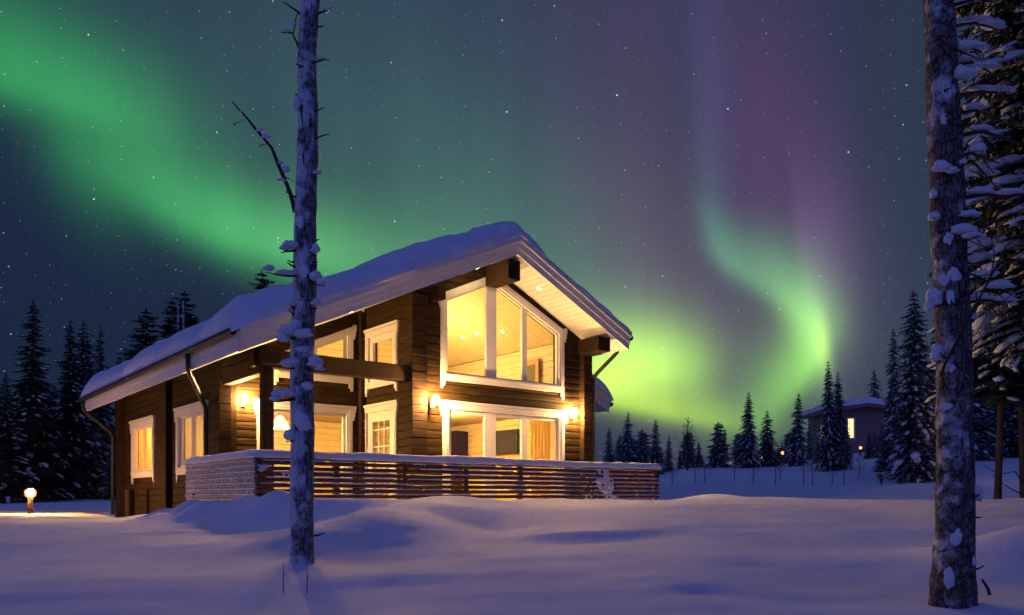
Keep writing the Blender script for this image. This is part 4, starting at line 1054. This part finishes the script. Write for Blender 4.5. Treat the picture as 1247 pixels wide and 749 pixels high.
# the dead snag left of the middle
DS = 7.8
snag = empty('snag_tree', at_depth(368, 685, DS)+Vector((0, 0, -.12))); snag.location.z = ground_h(snag.location.x, DS)-.05
tag(snag, 'bare dead pine snag with snowy branch stubs standing before the house', 'tree')
O = snag.location.copy()
rel = lambda px, py, dd=0: at_depth(px, py, DS+dd)-O
axis_px = [(368, 690, 16), (368, 668, 14.6), (368, 560, 14), (368, 440, 14), (370, 330, 13.3), (373, 200, 12.4), (376, 80, 11.4), (379, 0, 10.8), (383, -160, 10), (386, -420, 5), (387, -560, 1)]
path = [rel(a, b_) for a, b_, c in axis_px]; path[0].z = -.15
trunk_mesh(path, [c/FPX*DS for a, b_, c in axis_px], seed=3).build('trunk', BARKSNOW, snag, True)
def axis_at(py):
    for (a, y0, r0), (c, y1, r1) in zip(axis_px, axis_px[1:]):
        if y1 <= py <= y0: k = (y0-py)/(y0-y1); return a+(c-a)*k, r0+(r1-r0)*k
    return axis_px[-1][0], 5
rs = random.Random(8)
def stub(parent, relf, pts, r0, snow=(), name='branch', m=None, bark=BARKT):
    mb = MB(); P = [relf(*p) for p in pts]; k = len(P); Q = []
    for a, c in zip(P, P[1:]):
        for i in range(3): Q.append(a.lerp(c, i/3)+Vector((rs.uniform(-.004, .004), rs.uniform(-.004, .004), rs.uniform(-.004, .004))))
    Q.append(P[-1]); mb.tube(Q, [r0*(1-.75*i/(len(Q)-1)) for i in range(len(Q))], 7, jit=.12, rnd=rs)
    b_ = mb.build(name, bark, parent, True)
    if snow:
        for (sxp, syp, dd, rx, ry, rz_) in snow: mb = MB(); mb.blob(relf(sxp, syp, dd), (rx, ry, rz_), rs.random()*60, 3, .42, 1.7, .6); mb.build('snow_load', SNOWT, b_, True)
    return b_
B_ = lambda *a, **k: stub(snag, rel, *a, **k)
# the one long dead limb, with twigs and snow along it
B_([(360, 258, 0), (350, 226, -.05), (331, 180, -.08), (303, 147, -.1), (283, 124, -.1)], .024, [(348, 208, -.06, .045, .03, .05), (341, 199, -.07, .03, .025, .03), (323, 168, -.08, .05, .03, .035), (316, 160, -.09, .04, .025, .025), (294, 137, -.1, .02, .02, .02), (343, 220, -.07, .045, .03, .022)], name='dead_limb')
B_([(316, 178, -.08), (326, 174, -.08)], .006, name='twig'); B_([(284, 153, -.1), (298, 145, -.1)], .006, name='twig'); B_([(346, 215, -.07), (360, 222, 0)], .006, name='twig')
# upper twigs
B_([(374, 72, 0), (364, 58, -.03), (357, 42, -.06), (362, 14, -.08)], .014, [(358, 30, -.06, .022, .02, .045), (348, 38, -.06, .05, .02, .018)], name='twig')
B_([(357, 40, -.06), (340, 39, -.06)], .009, name='twig'); B_([(366, 18, -.02), (354, 8, -.05), (344, 2, -.06)], .012, name='twig'); B_([(382, 18, 0), (396, 14, 0), (404, 9, 0)], .013, [(398, 12, 0, .035, .02, .02)], name='twig')
B_([(380, 76, -.05), (396, 73, -.08), (402, 73, -.1)], .011, [(392, 72, -.07, .05, .025, .02)], name='twig'); B_([(380, 136, -.05), (396, 131, -.1)], .011, name='twig'); B_([(376, 171, -.05), (402, 163, -.1)], .013, name='twig')
B_([(366, 128, -.08), (369, 158, -.13)], .010, [(362, 130, -.08, .035, .03, .10)], name='twig'); B_([(368, 182, -.09), (370, 202, -.14)], .010, [(365, 186, -.09, .035, .03, .055)], name='twig')
B_([(372, 212, -.04), (390, 212, -.08)], .012, [(386, 211, -.07, .045, .03, .03)], name='twig'); B_([(366, 78, -.02), (364, 80, -.1)], .02, name='twig')
B_([(374, 245, -.05), (384, 244, -.12)], .010, name='twig'); B_([(376, 30, 0), (370, -30, .2), (352, -60, .3)], .014, name='twig'); B_([(384, -40, 0), (410, -75, .1)], .014, name='twig')
# stubs that carry pillows of snow
B_([(368, 305, -.05), (350, 306, -.10), (342, 308, -.12)], .016, [(353, 300, -.10, .075, .055, .055), (346, 303, -.11, .045, .04, .035)])
B_([(372, 312, -.05), (386, 311, -.10)], .014, [(384, 305, -.08, .045, .04, .06)])
B_([(368, 336, -.06), (345, 336, -.10), (321, 331, -.14)], .014, [(350, 333, -.10, .11, .05, .035), (327, 328, -.13, .055, .04, .04)])
B_([(372, 344, -.06), (396, 348, -.12)], .016, [(385, 338, -.09, .06, .05, .06), (392, 346, -.11, .05, .035, .022)])
B_([(366, 374, -.06), (352, 376, -.10)], .013, [(354, 371, -.09, .05, .04, .035)]); B_([(374, 376, -.06), (388, 376, -.10)], .013, [(386, 370, -.08, .055, .045, .045)])
B_([(364, 412, -.08), (346, 412, -.13), (337, 415, -.16)], .018, [(353, 405, -.12, .11, .075, .075), (345, 413, -.14, .06, .05, .05), (368, 408, -.13, .09, .05, .06)])
B_([(364, 448, -.08), (348, 450, -.13)], .016, [(353, 444, -.11, .085, .06, .060)]); B_([(374, 450, -.08), (392, 452, -.12)], .014, [(384, 443, -.10, .07, .055, .07), (389, 450, -.11, .045, .035, .03)])
B_([(364, 486, -.08), (340, 488, -.12), (332, 490, -.13)], .018, [(348, 480, -.11, .125, .06, .055), (336, 486, -.13, .05, .04, .04)])
B_([(360, 536, -.07), (348, 538, -.11)], .015, [(353, 532, -.10, .06, .05, .075), (368, 520, -.12, .09, .035, .09)])
# snow stuck to the bark
for k, (px_, py_, rx, rz_) in enumerate([(366, 270, .04, .06), (370, 330, .05, .06), (362, 395, .05, .04), (374, 470, .06, .04), (365, 508, .06, .05), (369, 150, .03, .09), (368, 425, .07, .03)]):
    c_, rr = axis_at(py_); mb = MB(); off = (px_-c_)/FPX*DS; rr = rr/FPX*DS; mb.blob(rel(px_, py_, -math.sqrt(max(0, rr*rr-off*off))*.98), (rx, .022, rz_), k*3.3, 3, .5, 1.6); mb.build('bark_snow', SNOWT, snag, True)

for k in range(26):                       # broken twig stubs all the way up
    py_ = rs.uniform(10, 660); c_, rr = axis_at(py_); th = rs.uniform(-2.9, .2); rr = rr/FPX*DS; L = rs.uniform(.03, .13)
    base = rel(c_, py_)+Vector((math.cos(th)*rr*.8, math.sin(th)*rr*.8, 0)); d_ = Vector((math.cos(th), math.sin(th), rs.uniform(-.3, .35)))
    mb = MB(); mb.tube([base, base+d_*L*.6, base+d_*L+Vector((0, 0, .01))], [.012, .008, .005], 6, jit=.15, rnd=rs); mb.build('twig', BARKT, snag, True)
# the trunk at the right
DR = 5.9
rtree = empty('pine_tree', at_depth(1163, 742, DR)); rtree.location.z = ground_h(rtree.location.x, DR)-.05
tag(rtree, 'thick rough foreground trunk with snow patches near the right edge', 'tree')
O2 = rtree.location.copy(); rel2 = lambda px, py, dd=0: at_depth(px, py, DR+dd)-O2
ax2 = [(1160, 760, 30), (1161, 725, 26), (1164, 640, 22), (1162, 520, 20.5), (1160, 400, 19.5), (1156, 260, 19), (1148, 120, 18), (1143, 0, 16.5), (1136, -180, 15), (1130, -420, 9), (1126, -640, 1.5)]
path = [rel2(a, b_) for a, b_, c in ax2]; path[0].z = -.15
trunk_mesh(path, [c/FPX*DR for a, b_, c in ax2], seed=9, n=40, step=.03).build('trunk', BARKR, rtree, True)
T2 = lambda *a, **k: stub(rtree, rel2, *a, **k)
T2([(1142, 372, -.02), (1131, 366, -.05)], .016, [(1138, 366, -.06, .055, .05, .085), (1131, 374, -.06, .03, .03, .06)])
T2([(1144, 440, -.02), (1136, 438, -.05)], .014, [(1140, 434, -.05, .04, .04, .085)])
T2([(1182, 606, -.03), (1196, 610, -.06)], .012, [(1186, 600, -.06, .05, .035, .055), (1191, 607, -.06, .03, .03, .025)])
T2([(1140, 266, -.03), (1131, 266, -.05)], .012, [(1138, 265, -.06, .045, .04, .04)]); T2([(1140, 242, -.03), (1134, 242, -.05)], .01, [(1137, 238, -.05, .025, .03, .05)])
T2([(1150, 206, -.1), (1165, 208, -.14), (1178, 196, -.17), (1180, 182, -.18)], .014, [(1147, 205, -.13, .06, .04, .055), (1160, 208, -.14, .045, .03, .03), (1173, 198, -.16, .025, .025, .025)])
T2([(1146, 152, -.1), (1160, 156, -.2)], .010, name='twig'); T2([(1160, 152, -.12), (1180, 143, -.2)], .008, name='twig'); T2([(1141, 44, -.08), (1158, 58, -.15), (1178, 66, -.18), (1197, 75, -.2)], .012, name='twig')
T2([(1170, 96, -.06), (1186, 92, -.1)], .016, [(1175, 92, -.1, .08, .06, .065)]); T2([(1150, 110, -.1), (1160, 107, -.16)], .01, name='twig')
T2([(1145, 455, -.12), (1168, 410, -.25), (1200, 350, -.3), (1225, 300, -.3), (1247, 285, -.3)], .012, name='thin_branch'); T2([(1178, 392, -.27), (1190, 372, -.28), (1188, 330, -.28)], .007, name='twig'); T2([(1205, 340, -.3), (1212, 312, -.3), (1206, 280, -.3)], .006, name='twig'); T2([(1170, 330, -.1), (1190, 336, -.2), (1215, 332, -.3)], .008, name='twig')
for k in range(22):
    py_ = rs.uniform(10, 700); th = rs.uniform(-2.9, .2); L = rs.uniform(.03, .14)
    for (a, y0, r0), (c, y1, r1) in zip(ax2, ax2[1:]):
        if y1 <= py_ <= y0: q = (y0-py_)/(y0-y1); c_, rr = a+(c-a)*q, (r0+(r1-r0)*q)/FPX*DR
    base = rel2(c_, py_)+Vector((math.cos(th)*rr*.8, math.sin(th)*rr*.8, 0)); d_ = Vector((math.cos(th), math.sin(th), rs.uniform(-.3, .35)))
    mb = MB(); mb.tube([base, base+d_*L*.6, base+d_*L+Vector((0, 0, .01))], [.011, .007, .004], 6, jit=.15, rnd=rs); mb.build('twig', BARKT, rtree, True)
for k, (px_, py_, rx, rz_) in enumerate([(1163, 334, .06, .055), (1150, 340, .05, .045), (1158, 362, .04, .06), (1170, 432, .06, .045), (1158, 448, .04, .035), (1173, 492, .055, .06), (1153, 495, .06, .03), (1168, 655, .07, .08), (1176, 682, .09, .07), (1156, 704, .05, .08), (1150, 145, .03, .05), (1155, 290, .04, .05)]):
    cc = [(a, r0) for (a, y0, r0) in ax2]
    for (a, y0, r0), (c, y1, r1) in zip(ax2, ax2[1:]):
        if y1 <= py_ <= y0: q = (y0-py_)/(y0-y1); c_, rr = a+(c-a)*q, r0+(r1-r0)*q
    off = (px_-c_)/FPX*DR; rr = rr/FPX*DR; mb = MB(); mb.blob(rel2(px_, py_, -math.sqrt(max(0, rr*rr-off*off))*.99), (rx*.75, .013, rz_*.85), k*2.7, 3, .5, 1.2); mb.build('bark_snow', SNOWT, rtree, True)

for k in range(17):                       # dead snow laden branches leaving the right trunk
    py_ = -20+k*26+rs.uniform(-9, 9); dp = rs.uniform(-.35, .45); x1 = rs.uniform(1188, 1262); dr = rs.uniform(-14, 34)
    p1 = (1165+(x1-1165)*.35, py_-rs.uniform(0, 9), dp*.4); p2 = (1165+(x1-1165)*.7, py_+dr*.35, dp*.75); p3 = (x1, py_+dr, dp)
    T2([(1152, py_+4, 0), p1, p2, p3], rs.uniform(.010, .019), [(p1[0]+rs.uniform(-6, 8), p1[1]-3, p1[2], rs.uniform(.05, .11), .04, rs.uniform(.025, .05)), (p2[0], p2[1]-3, p2[2], rs.uniform(.05, .12), .04, rs.uniform(.022, .045))][:rs.choice((1, 2, 2))])
    for q in range(3):
        u = rs.uniform(.3, .95); s0 = (1165+(x1-1165)*u, py_+dr*u*u, dp*u)
        T2([s0, (s0[0]+rs.uniform(4, 20), s0[1]+rs.uniform(-14, 20), s0[2]+rs.uniform(-.15, .15)), (s0[0]+rs.uniform(12, 34), s0[1]+rs.uniform(-12, 34), s0[2]+rs.uniform(-.2, .2))], .006, name='twig')
# thin dry stalks in the foreground and at the right
def stalk(px_, top, d, label, name='dry_stalk', bend=0.):
    x = ray(px_, d); g_ = ground_h(x, d); zt = E_((PY0-top)/FPX*d); hh = zt-g_
    mb = MB(); mb.tube([(0, 0, -.06), (bend*.3, 0, hh*.5), (bend, 0, hh)], [.0045, .004, .003], 6); mb.tube([(bend*.3, 0, hh*.5), (bend*.3+.012, 0, hh*.62)], .0025, 5)
    o = mb.build(name, BARKT, None, True, (x, d, g_)); tag(o, label, 'stalk', 'dry stalks in the snow')
stalk(345, 686, 6.75, 'left of two thin dry stalks in the snow before the snag'); stalk(374, 686, 6.75, 'right of two thin dry stalks in the snow before the snag')
for k, (p0, p1, p2, lb) in enumerate([((1247, 604), (1222, 590), (1206, 577), 'long thin twig bending in from the right edge over the snow'), ((1236, 574), (1215, 578), (1198, 566), 'short thin twig above the long one at the right edge')]):
    mb = MB(); d = 8.5; mb.tube([at_depth(p0[0]+18, p0[1]+26, d), at_depth(*p0, d), at_depth(*p1, d), at_depth(*p2, d)], [.008, .007, .005, .003], 6); o = mb.build('twig', BARKT, None, True); tag(o, lb, 'twig', 'thin twigs at the right edge')
mb = MB(); q = at_depth(1203, 697, 6.2); q.z = ground_h(q.x, q.y); mb.tube([q+Vector((.03, 0, -.05)), q+Vector((0, 0, .05)), q+Vector((-.045, 0, .12))], [.014, .012, .009], 7); o = mb.build('broken_twig', BARKT, None, True); tag(o, 'short broken twig sticking from the snow at the foot of the right trunk', 'twig')

# ------------------------------------------------------------------ garden lamp left of the house
d = 19.; x = ray(37, d); gz_ = ground_h(x, d); r = empty('garden_lamp', (x, d, gz_)); tag(r, 'short glowing garden lamp post in the snow at far left', 'garden lamp')
zt = E_((PY0-600)/FPX*d)-gz_
mb = MB(); mb.tube([(0, 0, -.2), (0, 0, zt-.10)], .055, 12); mb.build('post', LOGD, r, True)
mb = MB(); mb.lathe([(.04, zt-.08), (.065, zt-.05), (.075, zt), (.065, zt+.05), (.04, zt+.08)], n=18); mb.build('globe', glow('garden_glass', (1., .56, .18), 3200.), r, True)
mb = MB(); mb.lathe([(.07, zt-.11), (.11, zt-.08), (.13, zt), (.11, zt+.07)], n=18); mb.build('glare_shell', GLARE, r, True)  # added glowing shell, stands in for the glare round the lamp
mb = MB(); mb.lathe([(.09, zt+.075), (.08, zt+.10), (.03, zt+.13)], n=16); mb.build('cap', SNOWT, r, True)
# low stump post by the left corner of the house
x, d = ray(158, 20.5), 20.5; gz_ = ground_h(x, d)
mb = MB(); mb.tube([(0, 0, -.3), (0, 0, .80)], .11, 12, jit=.05); o = mb.build('wooden_post', LOGD, None, False, (x, d, gz_)); tag(o, 'low dark wooden post in the snow by the rear corner of the house', 'post')

# ------------------------------------------------------------------ distant cabin on the slope
d = 60.; x = ray(1040, d); gz_ = ground_h(x, d)
cab = empty('log_cabin', (x, d, gz_-.2), R(-5)); tag(cab, 'distant small log cabin with a snowy roof and one lit window among the spruces', 'cabin')
cw_, cd_, ch = 2.5, 2.3, E_((PY0-506)/FPX*d)-gz_+.2
def Mc(a, z, dd): return (a, -cd_-dd, z)
LOGC = noisy('weathered_log', [(.3, (.20, .125, .115)), (.7, (.33, .22, .20))], 3., .7, (1, 1, 10), .3, .01)
mb = MB(); WIN = rect(-1.15, ch-1.8, -.75, ch-.45); ap = ch+.32
log_wall(mb, Mc, [(-cw_, 0), (cw_, 0), (cw_, ch), (0, ap), (-cw_, ch)], [WIN], z_start=0)
log_wall(mb, lambda a, z, dd: (-cw_-dd, a, z), rect(-cd_, 0, cd_, ch), [rect(-1.2, ch-1.7, -.5, ch-.8)], z_start=0)
log_wall(mb, lambda a, z, dd: (cw_+dd, a, z), rect(-cd_, 0, cd_, ch), [], z_start=0); log_wall(mb, lambda a, z, dd: (a, cd_+dd, z), [(-cw_, 0), (cw_, 0), (cw_, ch), (0, ap), (-cw_, ch)], [], z_start=0)
mb.build('wall', LOGC, cab)
mb = MB(); ringm(mb, Mc, WIN, offset(WIN, .10), -.06, .03); wf = mb.build('window', TRIM, cab)
LITP = glow('lit_blind', (1., .62, .24), 1.6)
mb = MB(); boxm(mb, Mc, -1.15, WIN[0][1], -.75, WIN[2][1], -.10, -.07); mb.build('pane', LITP, wf)
Ml = lambda a, z, dd: (-cw_-dd, a, z)
w2 = rect(-1.2, ch-1.7, -.5, ch-.8); mb = MB(); ringm(mb, Ml, w2, offset(w2, .10), -.06, .03); wf = mb.build('window', TRIM, cab)
mb = MB(); boxm(mb, Ml, -1.2, ch-1.7, -.5, ch-.8, -.10, -.07); mb.build('pane', LITP, wf)
cb = lambda s: ap+.05-(ap-ch)/cw_*abs(s)
mb = MB()
for a, c in ((-cw_-.6, 0), (0, cw_+.6)):
    mb.add([(a, -cd_-.7, cb(a)), (c, -cd_-.7, cb(c)), (c, cd_+.5, cb(c)), (a, cd_+.5, cb(a)), (a, -cd_-.7, cb(a)+.2), (c, -cd_-.7, cb(c)+.2), (c, cd_+.5, cb(c)+.2), (a, cd_+.5, cb(a)+.2)],
           [(0, 3, 2, 1), (4, 5, 6, 7), (0, 1, 5, 4), (1, 2, 6, 5), (2, 3, 7, 6), (3, 0, 4, 7)])
crf = mb.build('roof', LOGC, cab)
snow_slab('snow_layer', lambda s: cb(s)+.2, -cw_-.7, cw_+.7, -cd_-.8, cd_+.6, .42, 50, 40, 8.8, crf)
# small lamps burning among the far trees
def path_lamp(px_, py_, d, label, e=60):
    x = ray(px_, d); g_ = ground_h(x, d); r = empty('path_lamp', (x, d, g_)); tag(r, label, 'path lamp', 'lit path lamps on the far slope')
    zt = max(.5, E_((PY0-py_)/FPX*d)-g_)
    mb = MB(); mb.tube([(0, 0, -.2), (0, 0, zt-.08)], .04, 8); mb.build('post', LOGD, r)
    mb = MB(); mb.lathe([(.04, zt-.08), (.09, zt), (.08, zt+.08), (.03, zt+.11)], n=12); mb.build('globe', glow('path_glass', (1., .42, .12) if e < 5 else (1., .55, .20), e), r, True)
path_lamp(1170, 516, 30, 'small lit lamp half hidden behind the foreground trunk at right', 45)
path_lamp(880, 553, 50, 'small lit lamp behind the broad round topped spruce', 90)
path_lamp(927, 556, 47, 'tiny orange lamp between the tall narrow spruce and the medium one', 2.4)
path_lamp(1048, 551, 52, 'tiny orange lamp right of the lit cabin window', 2.4)
path_lamp(953, 552, 47, 'tiny orange lamp by the low spruce right of the medium one', 2.4)
path_lamp(1074, 548, 50, 'tiny orange lamp near the right end of the cabin', 2.4)
